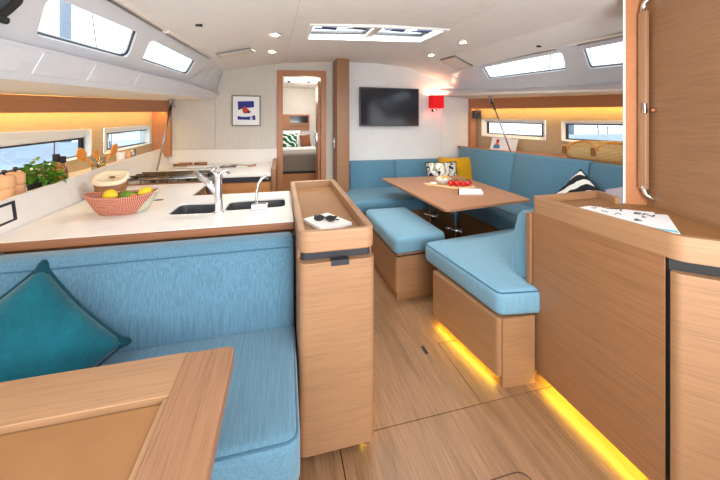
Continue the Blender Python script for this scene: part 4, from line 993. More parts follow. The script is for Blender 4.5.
cushion('seat_cushion', [(0.852, 2.245), (1.318, 2.300), (1.318, 3.155), (0.852, 3.155)], 0.360, SZ, 0.04, M['dinette'], mb, 0.055, pipe=False)
# U settee
us = thing('dinette_settee', 'large U-shaped blue settee round the dinette table with oak bases', 'settee', (2.1, 3.0, 0))
bx('forward_base', 0.90, 3.0, 3.52, 4.38, 0.0, 0.34, M['oak_warm'], us, .004)
bx('side_base', 2.13, 3.05, 1.60, 3.52, 0.0, 0.34, M['oak_warm'], us, .004)
bm = BM(); prism(bm, rpoly([(1.092, 1.388), (1.29, 1.372), (1.29, 2.0), (1.012, 1.97)], [.028, .0, 0, .03]), 0.048, 0.352); obj('aft_base', bm, M['oak'], us, 0.002)
bm = BM(); prism(bm, [(1.112, 1.376), (1.300, 1.365), (1.300, 1.384), (1.112, 1.388)], 0.0, 0.355); obj('end_panel', bm, M['oak'], us, .001)
bx('aft_plinth', 1.14, 1.30, 1.42, 1.98, 0.0, 0.035, M['oak_warm'], us)
bx('aft_base', 1.30, 2.35, 1.60, 1.98, 0.0, 0.352, M['oak_warm'], us)
bm = BM(); hexa(bm, [(1.118, 1.45, .040), (1.125, 1.45, .040), (1.055, 1.95, .040), (1.048, 1.95, .040), (1.118, 1.45, .046), (1.125, 1.45, .046), (1.055, 1.95, .046), (1.048, 1.95, .046)]); obj('plinth_light', bm, M['led'], us)
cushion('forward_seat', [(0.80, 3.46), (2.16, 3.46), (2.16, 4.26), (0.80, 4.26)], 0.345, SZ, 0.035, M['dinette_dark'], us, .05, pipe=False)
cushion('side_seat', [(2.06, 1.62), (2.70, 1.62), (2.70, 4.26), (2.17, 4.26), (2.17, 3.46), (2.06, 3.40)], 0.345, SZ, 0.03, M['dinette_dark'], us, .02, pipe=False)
# aft seat (large, near the passage)
cushion('aft_seat', [(1.095, 1.385), (1.33, 1.352), (1.46, 1.60), (2.08, 1.62), (2.08, 2.28), (1.03, 2.14)], 0.360, SZ + .005, 0.04, M['dinette'], us, [.05, .03, .0, .0, .03, .06], pipe=True)
# backs
def backrest(name, p0, p1, nrm, z0, z1, th, mat, lean=.03):
    p0 = Vector((*p0, 0)); p1 = Vector((*p1, 0)); nrm = Vector((*nrm, 0)).normalized(); d = (p1 - p0).normalized(); loops = []; L = (p1 - p0).length
    for s in (0, .012, L * .5, L - .012, L):
        e = .012 if s in (0, L) else 0
        prof = [(e, z0), (e - .004, lerp(z0, z1, .3)), (e + lean * .6, lerp(z0, z1, .75)), (e + lean, z1 - .03), (e + lean + .012, z1 - .008 - e * .5), (e + lean + .03, z1 - e * .5), (th - e, z1 - e * .5), (th, z1 - .02), (th, z0)]
        loops.append([tuple(p0 + d * s + nrm * a + Vector((0, 0, z))) for a, z in prof])
    bm = BM(); loft(bm, loops); o = obj(name, bm, mat, us, smooth=True); mm = o.modifiers.new('es', 'EDGE_SPLIT'); mm.split_angle = math.radians(55); return o
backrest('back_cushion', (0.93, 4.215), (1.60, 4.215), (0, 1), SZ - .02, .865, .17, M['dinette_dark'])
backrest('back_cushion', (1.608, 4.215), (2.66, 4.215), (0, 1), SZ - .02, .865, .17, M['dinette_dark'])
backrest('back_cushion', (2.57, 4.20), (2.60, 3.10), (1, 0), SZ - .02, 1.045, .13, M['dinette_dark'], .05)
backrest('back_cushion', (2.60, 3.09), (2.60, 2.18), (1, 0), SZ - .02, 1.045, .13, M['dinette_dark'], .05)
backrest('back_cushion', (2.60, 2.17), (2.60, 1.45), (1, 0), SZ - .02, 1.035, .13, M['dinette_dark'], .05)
# aft backrest against the chart table
bm = BM(); prof = [(1.47, SZ), (1.60, SZ), (1.575, .70), (1.535, .84), (1.50, .875), (1.45, .875), (1.43, .86)]
loops = []
for x, e in ((1.335, .02), (1.345, .006), (1.37, 0), (1.9, 0), (2.3, 0), (2.32, .02)):
    cy_, cz_ = 1.50, .68; loops.append([(x, cy_ + (y - cy_) * (1 - e * 2), cz_ + (z - cz_) * (1 - e)) for y, z in prof])
loft(bm, loops); o = obj('aft_back_cushion', bm, M['dinette'], us, 0.012, seg=3)

# starboard shelf
bm = BM(); slab(bm, [(2.72, 1.45, 1.025), (3.14, 1.45, 1.025), (2.99, 4.385, 1.04), (2.72, 4.385, 1.04)], (0, 0, -.03)); sh = obj('starboard_shelf', bm, M['beam'], None, cat='shelf', label='orange-brown wooden shelf behind the starboard dinette back', at=(2.85, 2.8, 1.0))
bm = BM(); slab(bm, [(2.705, 1.45, 1.04), (2.73, 1.45, 1.04), (2.73, 4.385, 1.055), (2.705, 4.385, 1.055)], (0, 0, -.03)); obj('fiddle', bm, M['oak_y'], sh)

# dinette table
dt = thing('dinette_table', 'oak veneered dinette table on two chrome pedestals', 'table', (1.66, 2.85, 0))
top = rpoly([(1.214, 2.127), (2.12, 2.262), (2.245, 3.62), (1.197, 3.66)], .045)
bm = BM(); prism(bm, top, 0.698, 0.72); obj('tabletop', bm, M['tabletop'], dt, 0.004)
for x, y in ((1.60, 2.62), (1.61, 3.10)):
    bm = BM(); lathe(bm, [(.055, .0), (.055, .012), (.042, .018), (.042, .36), (.048, .37), (.048, .40), (.044, .405), (.044, .66), (.075, .672), (.075, .698)], (x, y, 0), 24); lg = obj('pedestal', bm, M['chrome'], dt, smooth=False, bevel=.001)
    bm = BM(); lathe(bm, [(.052, .375), (.060, .38), (.060, .395), (.052, .40)], (x, y, 0), 20)
    for k in range(3):
        a = k * 2.1 + .5; tube(bm, [(x + .045 * math.cos(a), y + .045 * math.sin(a), .388), (x + .095 * math.cos(a), y + .095 * math.sin(a), .388)], .010, 8)
    obj('clamp', bm, M['chrome'], lg, smooth=True)

# on the table
TT = 0.7205
t = thing('serving_board', 'pale wooden serving board with a handle on the dinette table', 'board', (1.72, 2.93, TT))
bd = rpoly([(1.51, 3.15), (1.53, 3.06), (1.60, 2.97), (1.70, 2.80), (1.92, 2.76), (1.99, 2.93), (1.80, 3.12), (1.64, 3.14)], .02)
bm = BM(); prism(bm, bd, TT, TT + .014); obj('plank', bm, wood('pale_board', (226, 186, 140), 'x', .07), t, .003)
t = thing('snack_bowl', 'small grey bowl heaped with mixed snacks on the serving board', 'bowl', (1.70, 3.04, TT + .014))
zb = TT + .0145
bm = BM(); lathe(bm, [(.035, 0), (.04, .008), (.075, .035), (.085, .062), (.080, .062), (.070, .038), (.03, .012)], (1.70, 3.04, zb), 24); obj('bowl', bm, flat('grey_ceramic', (206, 206, 200), .3), t, smooth=True)
M['nut'] = flat('snack_tan', (220, 170, 90), .6, var=.15); M['nutw'] = flat('snack_white', (235, 225, 210), .6)
for k in range(16):
    a = k * 2.4; r = .012 * math.sqrt(k); 
    bm = BM(); ball(bm, (1.70 + r * 1.2 * math.cos(a), 3.04 + r * 1.2 * math.sin(a), zb + .058 + .018 * (1 - k / 16) + .004 * (k % 3)), .016, 1.2, .9, .8, 8, 5); obj('snack', bm, M['nut'] if k % 3 else M['nutw'], t, smooth=True)
for k, (x, y) in enumerate(((1.575, 3.06), (1.60, 3.03), (1.61, 3.08))):
    bm = BM(); ball(bm, (x, y, zb + .011), .018, 1.2, 1, .6, 8, 5); obj('garlic_clove', bm, M['nutw'], None, smooth=True, cat='garlic', group='pale cloves on the board', label=('pale garlic clove nearest the handle end of the serving board', 'pale garlic clove in front, nearest the table edge side of the board', 'pale garlic clove at the back beside the snack bowl')[k], at=(x, y, zb))
M['tomato'] = flat('tomato_skin', (196, 14, 12), .22, var=.05, coat=.4); M['vine'] = flat('tomato_vine', (70, 100, 30), .6)
for k, (x, y) in enumerate(((1.722, 2.92), (1.775, 2.885), (1.835, 2.87), (1.895, 2.875), (1.935, 2.925), (1.80, 2.945))):
    lb = ['ripe red tomato nearest the snack bowl', 'ripe red tomato second from the snack bowl', 'ripe red tomato in the middle of the front row', 'ripe red tomato fourth from the snack bowl', 'ripe red tomato at the far right end of the vine', 'ripe red tomato behind the front row'][k]
    t = thing('tomato', lb, 'tomato', (x, y, zb), 'vine tomatoes on the serving board')
    bm = BM(); lathe(bm, [(.0005, .003), (.015, 0), (.028, .010), (.033, .026), (.029, .043), (.015, .053), (.0005, .048)], (x, y, zb), 16); obj('flesh', bm, M['tomato'], t, smooth=True)
    bm = BM()
    for q in range(5): a = q * 1.257; tube(bm, [(x, y, zb + .051), (x + .012 * math.cos(a), y + .012 * math.sin(a), zb + .056)], [.003, .001], 4)
    tube(bm, [(x, y, zb + .05), (x, y, zb + .062)], .0022, 5); obj('calyx', bm, M['vine'], t)
bm = BM(); tube(bm, [(1.70, 2.94, zb + .062), (1.79, 2.90, zb + .066), (1.88, 2.885, zb + .066), (1.96, 2.90, zb + .03)], .003, 5); obj('tomato_vine', bm, M['vine'], None, cat='vine', label='thin green vine stalk joining the red tomatoes', at=(1.8, 2.9, zb + .06))
t = thing('booklet', 'closed white booklet with a dark spine on the dinette table', 'booklet', (1.66, 2.66, TT))
BK = [(1.715, 2.75), (1.60, 2.57), (1.815, 2.51), (1.915, 2.68)]
bm = BM(); slab(bm, [(x, y, TT) for x, y in BK], (0, 0, .02)); obj('pages', bm, M['paper'], t, .002)
bm = BM(); slab(bm, [(1.705, 2.752, TT), (1.716, 2.750, TT), (1.602, 2.57, TT), (1.591, 2.572, TT)], (0, 0, .022)); obj('spine', bm, M['dark'], t)

# cushions of dinette
M['bird'] = stripes('patterned_cloth', [(30, 30, 52), (236, 232, 222), (236, 232, 222), (60, 60, 70), (228, 226, 214), (150, 160, 70), (236, 232, 222)], 'X', 3.2, 9.0, dscale=3)
pillow('scatter_cushion', (2.40, 3.90, .705), (1, -.10, 0), (0, .30, 1), .50, .45, .13, M['mustard'], 'plain mustard yellow scatter cushion in the corner of the dinette', M['mustard'], SZ + .003, pinch=.07)
pillow('scatter_cushion', (2.085, 3.745, .685), (1, -.06, 0), (0, .25, 1), .44, .40, .12, M['bird'], 'dark and white patterned cushion in front of the yellow one', M['dark'], SZ + .003, pinch=.05)
M['bw'] = voro('black_white_cloth', [(20, 20, 26), (240, 238, 232), (24, 24, 30), (240, 238, 232)], 3.0, mpsc=(2.5, 2.5, 6))
M['bw'] = stripes('black_white_stripes', [(22, 22, 28), (22, 22, 28), (240, 238, 232), (240, 238, 232)], 'DIAGONAL', 3.4, 2.5, dscale=2)
pillow('scatter_cushion', (2.46, 2.11, .74), (-.15, -.8, -.55), (.25, -.45, .8), .36, .36, .12, M['bw'], 'black and white striped cushion behind the chart table', M['dark'], SZ + .003, pinch=.05)
M['lilac'] = fabric('pale_lilac_cloth', (196, 184, 194), .04)
pillow('scatter_cushion', (2.44, 1.70, .75), (-.1, -.9, .35), (.2, -.3, 1), .36, .36, .12, M['lilac'], 'pale lilac cushion against the oak partition', M['lilac'], SZ + .003, pinch=.05)

# card on shelf
t = thing('greeting_card', 'small white card with a red and blue motif leaning on the starboard shelf', 'card', (2.90, 3.62, 1.036))
cA, cB = Vector((2.84, 3.78, 1.037)), Vector((2.90, 3.50, 1.037)); up = Vector((.05, .01, .165)); dd = (cB - cA)
bm = BM(); slab(bm, [cA, cB, cB + up, cA + up], (.012, .004, 0)); obj('board', bm, M['paper'], t)
def cq(u0, u1, v0, v1, m, nm='motif'):
    bm = BM(); o_ = Vector((-.004, -.001, 0)); slab(bm, [cA + dd * u0 + up * v0 + o_, cA + dd * u1 + up * v0 + o_, cA + dd * u1 + up * v1 + o_, cA + dd * u0 + up * v1 + o_], (.003, 0, 0)); obj(nm, bm, m, t)
cq(.18, .52, .12, .42, flat('card_blue', (70, 130, 170), .6)); cq(.25, .45, .42, .56, flat('card_orange', (226, 120, 80), .6)); cq(.28, .44, .58, .86, flat('card_red', (196, 30, 34), .6))
t = thing('booklet', 'slim white leaflet propped behind the small card on the starboard shelf', 'leaflet', (2.94, 3.40, 1.036))
bm = BM(); slab(bm, [(2.90, 3.55, 1.037), (2.935, 3.40, 1.037), (2.975, 3.40, 1.19), (2.94, 3.55, 1.19)], (.008, .003, 0)); obj('page', bm, M['paper'], t)

# straw bag
t = thing('straw_bag', 'oval woven straw bag with short leather handles on the starboard shelf', 'bag', (2.86, 2.25, 1.03))
def straw_mat(name, c1, c2, sc):
    m, nt, b = new_mat(name); mp = mapping(nt, (1, 1, 1)); w = N(nt, 'ShaderNodeTexWave', bands_direction='Z'); w.inputs['Scale'].default_value = sc; w.inputs['Distortion'].default_value = 1.2; w.inputs['Detail'].default_value = 2
    nt.links.new(mp.outputs[0], w.inputs[0]); mp2 = mapping(nt, (60, 60, 30)); n = noise_n(nt, mp2, 1.0, 2)
    mx = N(nt, 'ShaderNodeMath', operation='MULTIPLY'); nt.links.new(w.outputs['Fac'], mx.inputs[0]); nt.links.new(n.outputs[0], mx.inputs[1])
    r = ramp(nt, mx.outputs[0], [(0.05, lin(c2)), (0.45, lin(c1))]); nt.links.new(r.outputs[0], b.inputs['Base Color']); b.inputs['Roughness'].default_value = .85; bump(nt, mx.outputs[0], b, .6, .004); return m
M['straw'] = straw_mat('woven_straw', (232, 200, 138), (190, 146, 84), 26)
bcx, bcy, bz = 2.88, 2.22, 1.035
bm = BM(); suploft(bm, (bcx, bcy, bz), [(.10, .33, 0), (.115, .37, .03), (.125, .40, .09), (.128, .41, .125), (.12, .40, .13)], 0.03, 36)
body = obj('body', bm, M['straw'], t, smooth=True)
bm = BM(); lathe(bm, [(1, .128), (.92, .15), (.7, .172), (.4, .185), (.001, .19)], (bcx, bcy, bz), 36, .122, .40, .03); obj('lid', bm, M['straw'], t, smooth=True)
for k, yy in enumerate((bcy + .13, bcy - .16)):
    bm = BM(); tube(bm, [(bcx - .125, yy + .12, bz + .10)] + [(bcx - .13 + .05 * math.sin(PI * q / 8), yy + .12 * math.cos(PI * q / 8), bz + .12 + .06 * math.sin(PI * q / 8)) for q in range(9)] + [(bcx - .125, yy - .12, bz + .10)], .007, 8); obj('handle', bm, M['utensil'], t, smooth=True)
M['leather'] = flat('tan_leather', (146, 92, 48), .6)
for yy in (bcy + .30, bcy + .0, bcy - .3):
    bm = BM(); box(bm, bcx - .137, bcx - .122, yy - .02, yy + .02, bz + .05, bz + .125); obj('leather_tab', bm, M['leather'], t, .004)

# tv, lamp, speaker
tv = thing('television', 'flat black television mounted on the white bulkhead above the dinette', 'television', (1.56, 4.36, 1.36))
bm = BM(); box(bm, 1.092, 2.012, 4.315, 4.35, 1.362, 1.925); obj('casing', bm, M['bezel'], tv, .004)
bm = BM(); box(bm, 1.106, 1.998, 4.3125, 4.318, 1.385, 1.911); obj('screen', bm, M['screen'], tv)
bx('wall_mount', 1.4, 1.7, 4.35, 4.392, 1.55, 1.75, M['bezel'], tv); bx('cable_box', 0.99, 1.12, 4.36, 4.392, 1.48, 1.51, M['white_wall'], tv, .003)
lp = thing('wall_lamp', 'wall lamp with a square bright red shade on the white bulkhead', 'lamp', (2.29, 4.36, 1.6))
bm = BM()
q4 = lambda a: rpoly([(2.285 - a, 4.29 - .065), (2.285 + a, 4.29 - .065), (2.285 + a, 4.29 + .065), (2.285 - a, 4.29 + .065)], .02)
o_ = q4(.10); i_ = [(2.285 + (x - 2.285) * .95, 4.29 + (y - 4.29) * .95) for x, y in o_]
ring(bm, [(x, y, 1.635) for x, y in o_], [(x, y, 1.635) for x, y in i_], (0, 0, .19)); obj('lamp_shade', bm, M['red_shade'], lp)
bm = BM(); tube(bm, [(2.285, 4.385, 1.60), (2.285, 4.29, 1.60), (2.285, 4.29, 1.69)], .010, 8); obj('bracket', bm, M['chrome'], lp, smooth=True)
bm = BM(); ball(bm, (2.225, 4.29, 1.60), .020); obj('switch_knob', bm, M['dark'], lp, smooth=True)
bm = BM(); tube(bm, [(2.225, 4.29, 1.60), (2.285, 4.29, 1.60)], .008, 6); obj('arm', bm, M['chrome'], lp)
bm = BM(); lathe(bm, [(.012, 0), (.022, .03), (.020, .055), (.006, .07)], (2.285, 4.29, 1.69), 12); obj('bulb', bm, M['bulb'], lp, smooth=True)
l = bpy.data.lights.new('wall_lamp_light', 'POINT'); l.energy = 2.4; l.color = (1, .78, .5); l.shadow_soft_size = .03; lo = bpy.data.objects.new('wall_lamp_light', l); COL.objects.link(lo); lo.location = (2.285, 4.29, 1.80)
t = thing('speaker', 'small dark blue square loudspeaker in the starboard forward corner', 'speaker', (2.97, 4.30, 1.55))
bx('case', 2.925, 3.045, 4.255, 4.32, 1.485, 1.61, flat('speaker_blue', (44, 54, 74), .5), t, .008)
bm = BM(); lathe(bm, [(.035, 0), (.035, .004), (.012, .001)], (2.985, 4.254, 1.547), 16, axis=Matrix.Rotation(PI / 2, 3, 'X')); obj('cone', bm, M['black'], t)

# ================================================================== CHART TABLE
ct = thing('chart_table', 'large oak chart table cabinet with a rounded fiddle rim on the right', 'cabinet', (1.6, 1.0, 0))
KZ = .975
co = rpoly([(1.320, 0.765), (1.56, 0.545), (1.84, 0.80), (1.90, 1.20), (1.765, 1.275), (1.823, 1.447), (1.322, 1.410)], [.07, 0, 0, 0, .0, .025, .03], 7)
# rim pieces follow the open sides only
def rimstrip(pts, w, name):
    """pts: outer polyline; inner offset to the left"""
    n = len(pts); out = [Vector(p) for p in pts]; inn = []
    for i in range(n):
        a = out[max(i - 1, 0)]; b = out[i]; e = out[min(i + 1, n - 1)]
        n1 = Vector((-(b - a).y, (b - a).x)) if i > 0 else Vector((-(e - b).y, (e - b).x)); n2 = Vector((-(e - b).y, (e - b).x)) if i < n - 1 else n1
        n1.normalize(); n2.normalize(); m = (n1 + n2).normalized(); inn.append(b + m * w / max(.5, m.dot(n1)))
    bm = BM()
    L = [[bm.verts.new((p.x, p.y, KZ)) for p in out], [bm.verts.new((p.x, p.y, KZ)) for p in inn], [bm.verts.new((p.x, p.y, KZ - .085)) for p in inn], [bm.verts.new((p.x, p.y, KZ - .085)) for p in out]]
    for k in range(4):
        a, b = L[k], L[(k + 1) % 4]
        for i in range(n - 1): bm.faces.new((a[i], a[i + 1], b[i + 1], b[i]))
    bm.faces.new([l[0] for l in L]); bm.faces.new([l[-1] for l in reversed(L)])
    return obj(name, bm, M['oak_y'], ct, .004, seg=3)
path = rpoly([(1.748, 1.262), (1.823, 1.447), (1.322, 1.410), (1.320, 0.765), (1.570, 0.536)], [0, .02, .03, .07, 0], 7)
rimstrip(path, .026, 'fiddle_rim')
bm = BM(); prism(bm, [(1.335, .80), (1.57, .575), (1.71, .86), (1.86, 1.21), (1.765, 1.265), (1.80, 1.43), (1.335, 1.395)], KZ - .06, KZ - .035); obj('tray', bm, M['tray'], ct)
bm = BM(); slab(bm, [(1.320, .806, .045), (1.322, 1.405, .045), (1.322, 1.405, KZ - .084), (1.320, .806, KZ - .084)], (.008, 0, 0)); obj('side_panel', bm, M['oak_warm'], ct)
bm = BM(); prism(bm, [(1.322, 1.384), (1.345, 1.384), (1.345, 1.408), (1.322, 1.405)], .035, KZ - .084); obj('corner_post', bm, M['oak_z'], ct)
bm = BM(); prism(bm, [(1.335, .80), (1.56, .60), (1.71, .92), (1.84, 1.2), (1.80, 1.42), (1.335, 1.395)], .075, KZ - .061); obj('carcass', bm, M['dark'], ct)  # near-black colour paints the shade in the gap above the door
bm = BM(); prism(bm, [(1.40, .86), (1.56, .70), (1.70, .95), (1.81, 1.2), (1.78, 1.40), (1.40, 1.385)], .0, .075); obj('plinth', bm, M['reveal'], ct)  # coloured pale to bounce the strip light out onto the floor
bm = BM(); prism(bm, rpoly([(1.322, .790), (1.345, .80), (1.578, .580), (1.562, .545), (1.322, .765)], [.0, 0, 0, 0, .04], 7), .03, .845); obj('front_door', bm, M['oak'], ct, .004)
bm = BM(); box(bm, 1.304, 1.319, 1.402, 1.432, .50, KZ - .09); obj('edge_board', bm, M['oak_z'], ct, .003)
bm = BM(); slab(bm, [(1.318, 1.422, .36), (1.95, 1.462, .36), (1.95, 1.462, KZ - .09), (1.318, 1.422, KZ - .09)], (0, -.014, 0)); obj('end_panel', bm, M['oak_warm'], ct)
bm = BM(); box(bm, 1.350, 1.362, .82, 1.37, .058, .066); obj('plinth_light', bm, M['led'], ct)

# papers
M['map'] = voro('printed_map', [(244, 246, 248), (120, 150, 170), (240, 244, 246), (244, 246, 248), (190, 200, 210), (60, 70, 90), (244, 246, 248), (246, 246, 248)], 26)
zt = KZ - .0345
def sheet(name, quad, z, mat, lb, cat):
    bm = BM(); slab(bm, [(x, y, z) for x, y in quad], (0, 0, .003)); t_ = thing(name, lb, cat, (quad[0][0], quad[0][1], z)); obj('page', bm, mat, t_); return t_
s1 = sheet('magazine', [(1.415, 0.935), (1.50, 1.18), (1.735, 1.045), (1.478, 0.85)], zt, M['paper'], 'white magazine with a cyan strip, undermost of the two on the chart table', 'magazine')
bm = BM(); slab(bm, [(1.420, .925, zt + .0032), (1.445, .945, zt + .0032), (1.500, .872, zt + .0032), (1.478, .853, zt + .0032)], (0, 0, .0008)); obj('cyan_strip', bm, flat('cyan_print', (120, 200, 220), .5), s1)
s2 = sheet('magazine', [(1.44, 1.235), (1.515, 1.245), (1.70, 1.075), (1.435, .905)], zt + .006, M['paper'], 'white magazine with bold title lettering and grey line drawings on the chart table', 'magazine')
def text(body, loc, size, rz, mat, parent, name='lettering'):
    c = bpy.data.curves.new(name, 'FONT'); c.body = body; c.size = size; c.extrude = .0004; o = bpy.data.objects.new(name, c); COL.objects.link(o)
    dg = bpy.context.evaluated_depsgraph_get(); me = bpy.data.meshes.new_from_object(o.evaluated_get(dg)); bpy.data.objects.remove(o)
    o = bpy.data.objects.new(name, me); me.materials.append(mat); COL.objects.link(o); o.parent = parent; o.location = Vector(loc) - origin(parent); o.rotation_euler = (0, 0, rz); return o
text('EN', (1.575, 1.085, zt + .0105), .060, -1.15, M['dark'], s2)
for k in range(9):
    a = rnd.random(); b = rnd.random(); p = Vector((1.455, 1.0, 0)).lerp(Vector((1.50, 1.22, 0)), a) + Vector((.14 * b * (1 - abs(a - .4)), 0, 0)); bm = BM(); tube(bm, [(p.x, p.y, zt + .010), (p.x + .02 * math.cos(k * 1.7), p.y + .025 * math.sin(k * 1.7), zt + .010), (p.x + .03 * math.cos(k + 1), p.y + .02 * math.sin(k + 1), zt + .010)], .0018, 4); obj('drawing', bm, M['charcoal'], s2)

# ---- oak partition outboard of the chart table
wc = sthing('wall_chart_partition', 'oak partition rising behind the chart table, with white edge strip')
A_ = (1.776, 1.263); B_ = (1.868, 1.216); Cn = (1.50, .36)
bm = BM(); prism(bm, [A_, B_, (2.05, 1.30), (2.06, 1.445)], 0.0, 2.20); obj('bulkhead', bm, M['beam'], wc)
bm = BM(); prism(bm, [(1.771, 1.264), (1.781, 1.2595), (1.80, 1.270), (1.80, 1.278)], KZ - .03, 2.18); obj('edge_strip', bm, M['reveal'], wc, label='thin white edge strip')
bm = BM(); prism(bm, [(1.868, 1.218), Cn, (1.62, .30), (2.05, 1.30)], 0.0, 2.25); obj('panel', bm, M['oak'], wc)
dv = Vector((Cn[0] - B_[0], Cn[1] - B_[1])).normalized()
e0 = Vector(B_) + Vector((-.034, .006)); 
gt = thing('grab_post', 'upright rounded oak moulding with chrome caps on the partition edge', 'handrail', (e0.x, e0.y, 1.0))
pz = [(1.02), (1.85)]
bm = BM(); prism(bm, rpoly([(e0.x - .022, e0.y + .008), (e0.x - .010, e0.y - .030), (e0.x + .008, e0.y - .038), (e0.x + .012, e0.y)], .01), 1.03, 1.95); obj('moulding', bm, M['oak_z'], gt)
bm = BM(); tube(bm, [(e0.x - .008, e0.y - .014, 1.95), (e0.x - .006, e0.y - .018, 1.99), (e0.x + .01, e0.y - .04, 2.03), (e0.x + .018, e0.y - .06, 2.04)], .012, 10); obj('upper_cap', bm, M['chrome'], gt, smooth=True, label='curved chrome cap')
bm = BM(); tube(bm, [(e0.x - .008, e0.y - .014, 1.045), (e0.x - .004, e0.y - .026, 1.0), (e0.x + .004, e0.y - .06, .975)], [.012, .012, .010], 10); obj('lower_cap', bm, M['chrome'], gt, smooth=True, label='curved chrome cap')
bx('catch_plate', e0.x - .024, e0.x - .004, e0.y - .036, e0.y - .020, 1.42, 1.475, M['chrome'], gt, .003)
bm = BM(); q_ = Vector((e0.x - .004, e0.y - .055, 1.435)); tube(bm, [q_ + Vector((.012, 0, 0)), q_ + Vector((-.02, -.012, 0))], [.012, .005], 10); obj('stop', bm, M['beam'], gt, smooth=True)

# ================================================================== FORWARD CABIN (seen through the doorway)
fc = sthing('wall_cabin', 'walls of the forward cabin beyond the doorway')
bx('back_wall', -0.9, 2.0, 6.90, 6.95, 0.0, 2.3, M['splash'], fc); bx('port_wall', -0.75, -0.70, 4.45, 6.95, 0, 2.3, M['beige'], fc); bx('starboard_wall', 1.80, 1.85, 4.45, 6.95, 0, 2.3, M['beige'], fc)
cl = sthing('ceiling_cabin')
bm = BM(); plate(bm, lambda u, v: (u, v, 2.24 - (v - 4.4) * .02), [(-.75, 4.45), (1.85, 4.45), (1.85, 6.95), (-.75, 6.95)], [[(0.05, 5.55), (0.80, 5.55), (0.80, 6.0), (0.05, 6.0)]], (0, 0, .04)); obj('deckhead', bm, M['ceiling'], cl)
h2 = sthing('window_%d' % (winN[0] + 1), 'ceiling hatch of the forward cabin'); winN[0] += 1
bm = BM(); ring(bm, [(0.04, 5.54, 2.21), (.81, 5.54, 2.21), (.81, 6.01, 2.20), (.04, 6.01, 2.20)], [(0.07, 5.57, 2.21), (.78, 5.57, 2.21), (.78, 5.98, 2.20), (.07, 5.98, 2.20)], (0, 0, .04)); obj('frame', bm, M['reveal'], h2)
bx('pane', 0.05, .80, 5.55, 6.0, 2.25, 2.256, M['glass'], h2)
for x in (0.14, .50): bx('latch', x - .03, x + .03, 5.84, 5.90, 2.17, 2.21, M['black'], h2, .006)
t = thing('ceiling_downlight', 'small downlight in the forward cabin ceiling, seen through the doorway', 'downlight', (0.26, 4.85, 2.23))
bm = BM(); lathe(bm, [(.04, -.006), (.045, .0), (.02, .0)], (0.26, 4.85, 2.228), 14); obj('lens', bm, M['bulb'], t)
l = bpy.data.lights.new('cabin_lamp', 'POINT'); l.energy = 16; l.color = (1, .88, .72); l.shadow_soft_size = .15; lo = bpy.data.objects.new('cabin_lamp', l); COL.objects.link(lo); lo.location = (0.5, 5.8, 1.95)
area_light('cabin_hatch_daylight', (0.42, 5.77, 2.32), (0.42, 5.77, 0), .7, .45, 14, (1, .99, .97))
bd_ = thing('cabin_bed', 'made bed with a grey-brown cover on orange wooden lockers beyond the doorway', 'bed', (0.5, 6.2, 0))
bx('base', -0.60, 1.75, 5.60, 6.88, 0.0, 0.53, M['cabinet_orange'], bd_, .004)
for a, b in ((-.58, .02), (.03, .50), (.51, 1.1)): bx('locker_door', a, b, 5.588, 5.60, .05, .515, M['cabinet_orange'], bd_, .004)
bx('shadow_gap', -0.58, 1.73, 5.595, 6.8, .53, .56, M['dark'], bd_)
cushion('mattress', [(-.60, 5.57), (1.75, 5.57), (1.75, 6.86), (-.60, 6.86)], .56, .90, .06, fabric('taupe_bedcover', (150, 138, 130), .06), bd_, .05, pipe=False)
cushion('sheet_fold', [(-.60, 6.1), (1.75, 6.1), (1.75, 6.84), (-.60, 6.84)], .88, .95, .03, M['paper'], bd_, .04, pipe=False)
M['palm'] = stripes('palm_leaf_cloth', [(6, 84, 66), (10, 110, 84), (6, 84, 66), (232, 238, 228)], 'DIAGONAL', 4.5, 5, dscale=2)
pillow('palm_cushion', (.17, 6.35, 1.08), (1, 0, 0), (0, .3, 1), .32, .30, .13, M['palm'], 'green palm-leaf cushion at the left of the forward bed', None, .952, 'palm-leaf cushions on the forward bed')
pillow('palm_cushion', (.82, 6.35, 1.08), (1, 0, 0), (0, .3, 1), .32, .30, .13, M['palm'], 'green palm-leaf cushion at the right of the forward bed', None, .952, 'palm-leaf cushions on the forward bed')
pillow('bed_pillow', (.14, 6.60, 1.10), (1, 0, 0), (0, .4, 1), .55, .42, .15, M['paper'], 'white pillow behind the left palm-leaf cushion', None, .952, 'white pillows on the forward bed')
pillow('bed_pillow', (.94, 6.60, 1.10), (1, 0, 0), (0, .4, 1), .55, .42, .15, M['paper'], 'white pillow behind the right palm-leaf cushion', None, .952, 'white pillows on the forward bed')
pillow('brown_cushion', (.48, 6.42, 1.07), (1, 0, .1), (0, .3, 1), .22, .26, .10, fabric('brown_cloth', (140, 82, 58), .06), 'small brown cushion between the pillows of the forward bed', None, .85)
t = thing('cabin_niche', 'long wooden wall niche with a dark screen over the forward bed', 'niche', (.32, 6.88, 1.42))
bx('frame', 0.03, .60, 6.83, 6.90, 1.30, 1.62, M['beam'], t); bx('recess', .18, .57, 6.82, 6.832, 1.44, 1.59, M['screen'], t, .003); bx('ledge', .18, .57, 6.81, 6.832, 1.36, 1.41, M['oak_x'], t, .003)
t = thing('cabin_niche', 'narrow upright wooden niche beside the long one over the forward bed', 'niche', (.86, 6.88, 1.42))
bx('frame', .76, 1.2, 6.83, 6.90, 1.30, 1.62, M['beam'], t); bx('recess', .79, 1.17, 6.82, 6.832, 1.34, 1.59, M['lilac'], t, .003)

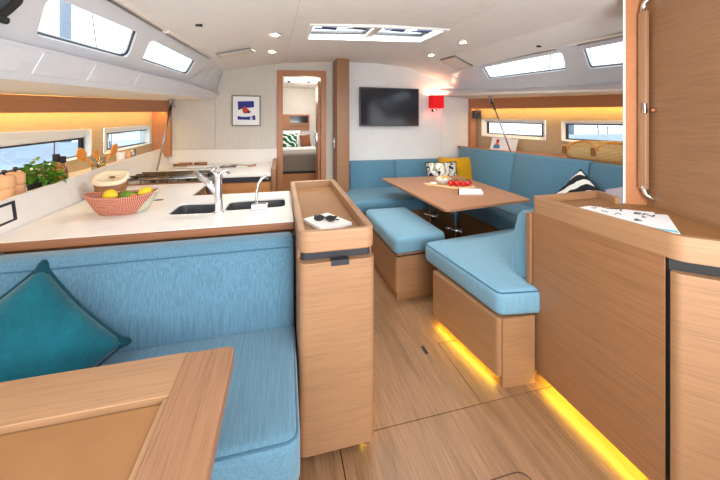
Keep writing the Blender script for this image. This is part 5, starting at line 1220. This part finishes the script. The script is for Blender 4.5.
# ================================================================== OUTSIDE: neighbouring boats in the marina
def boat(name, cx, cy, L, h_, label, mastx=None, hue=(214, 220, 228)):
    t = thing(name, label, 'boat', (cx, cy, -1.0)); hm = flat('hull_' + name, hue, .4)
    bm = BM(); loops = []
    for k in range(11):
        s = k / 10; y = cy + (s - .5) * L; w = 1.5 * math.sin(PI * (.12 + .88 * s) * .96) ** .6 if s < 1 else .03; w = max(w, .03)
        zt_ = h_ + .25 * s * s; loops.append([(cx - w, y, zt_), (cx - w * .8, y, zt_ - .9), (cx, y, zt_ - 1.7), (cx + w * .8, y, zt_ - .9), (cx + w, y, zt_)])
    loft(bm, loops); obj('hull', bm, hm, t)
    bm = BM(); loft(bm, [[(cx - .8, cy - L * .2, h_), (cx + .8, cy - L * .2, h_), (cx + .65, cy - L * .18, h_ + .42), (cx - .65, cy - L * .18, h_ + .42)], [(cx - .55, cy + L * .2, h_), (cx + .55, cy + L * .2, h_), (cx + .4, cy + L * .14, h_ + .3), (cx - .4, cy + L * .14, h_ + .3)]]); obj('coachroof', bm, hm, t)
    bm = BM(); tube(bm, [(cx, cy + .3, h_), (cx, cy + .3, h_ + 11)], .14, 10); obj('mast', bm, flat('mast_grey', (150, 158, 172), .5), t, smooth=True)
    bm = BM(); tube(bm, [(cx, cy + .2, h_ + 1.3), (cx, cy - L * .36, h_ + 1.35)], .10, 8); obj('boom', bm, flat('sail_cover', (90, 110, 140), .7), t, smooth=True)
    bm = BM()
    for e in (cy - L * .48, cy + L * .48): tube(bm, [(cx, cy + .3, h_ + 10.6), (cx, e, h_ + .3)], .012, 5)
    for sx_ in (-1, 1): tube(bm, [(cx, cy + .3, h_ + 10), (cx + sx_ * 1.2, cy + .2, h_)], .012, 5); 
    for e in (-.4, -.2, 0, .2, .4): tube(bm, [(cx + 1.3, cy + e * L, h_), (cx + 1.3, cy + e * L, h_ + .6)], .012, 5)
    tube(bm, [(cx + 1.3, cy - .4 * L, h_ + .6), (cx + 1.3, cy + .4 * L, h_ + .6)], .01, 5)
    obj('rigging', bm, M['charcoal'], t)
boat('moored_yacht', -6.2, 10.8, 12, .55, 'pale moored yacht seen through the port windows', hue=(176, 188, 204))
boat('moored_yacht', 9.5, 8.2, 11, .75, 'pale moored yacht outside the starboard windows', hue=(190, 200, 212))
bm = BM(); box(bm, -60, 60, -40, 60, -1.3, -1.2); wt = struct('ground_water', bm, flat('harbour_water', (218, 224, 228), .5))
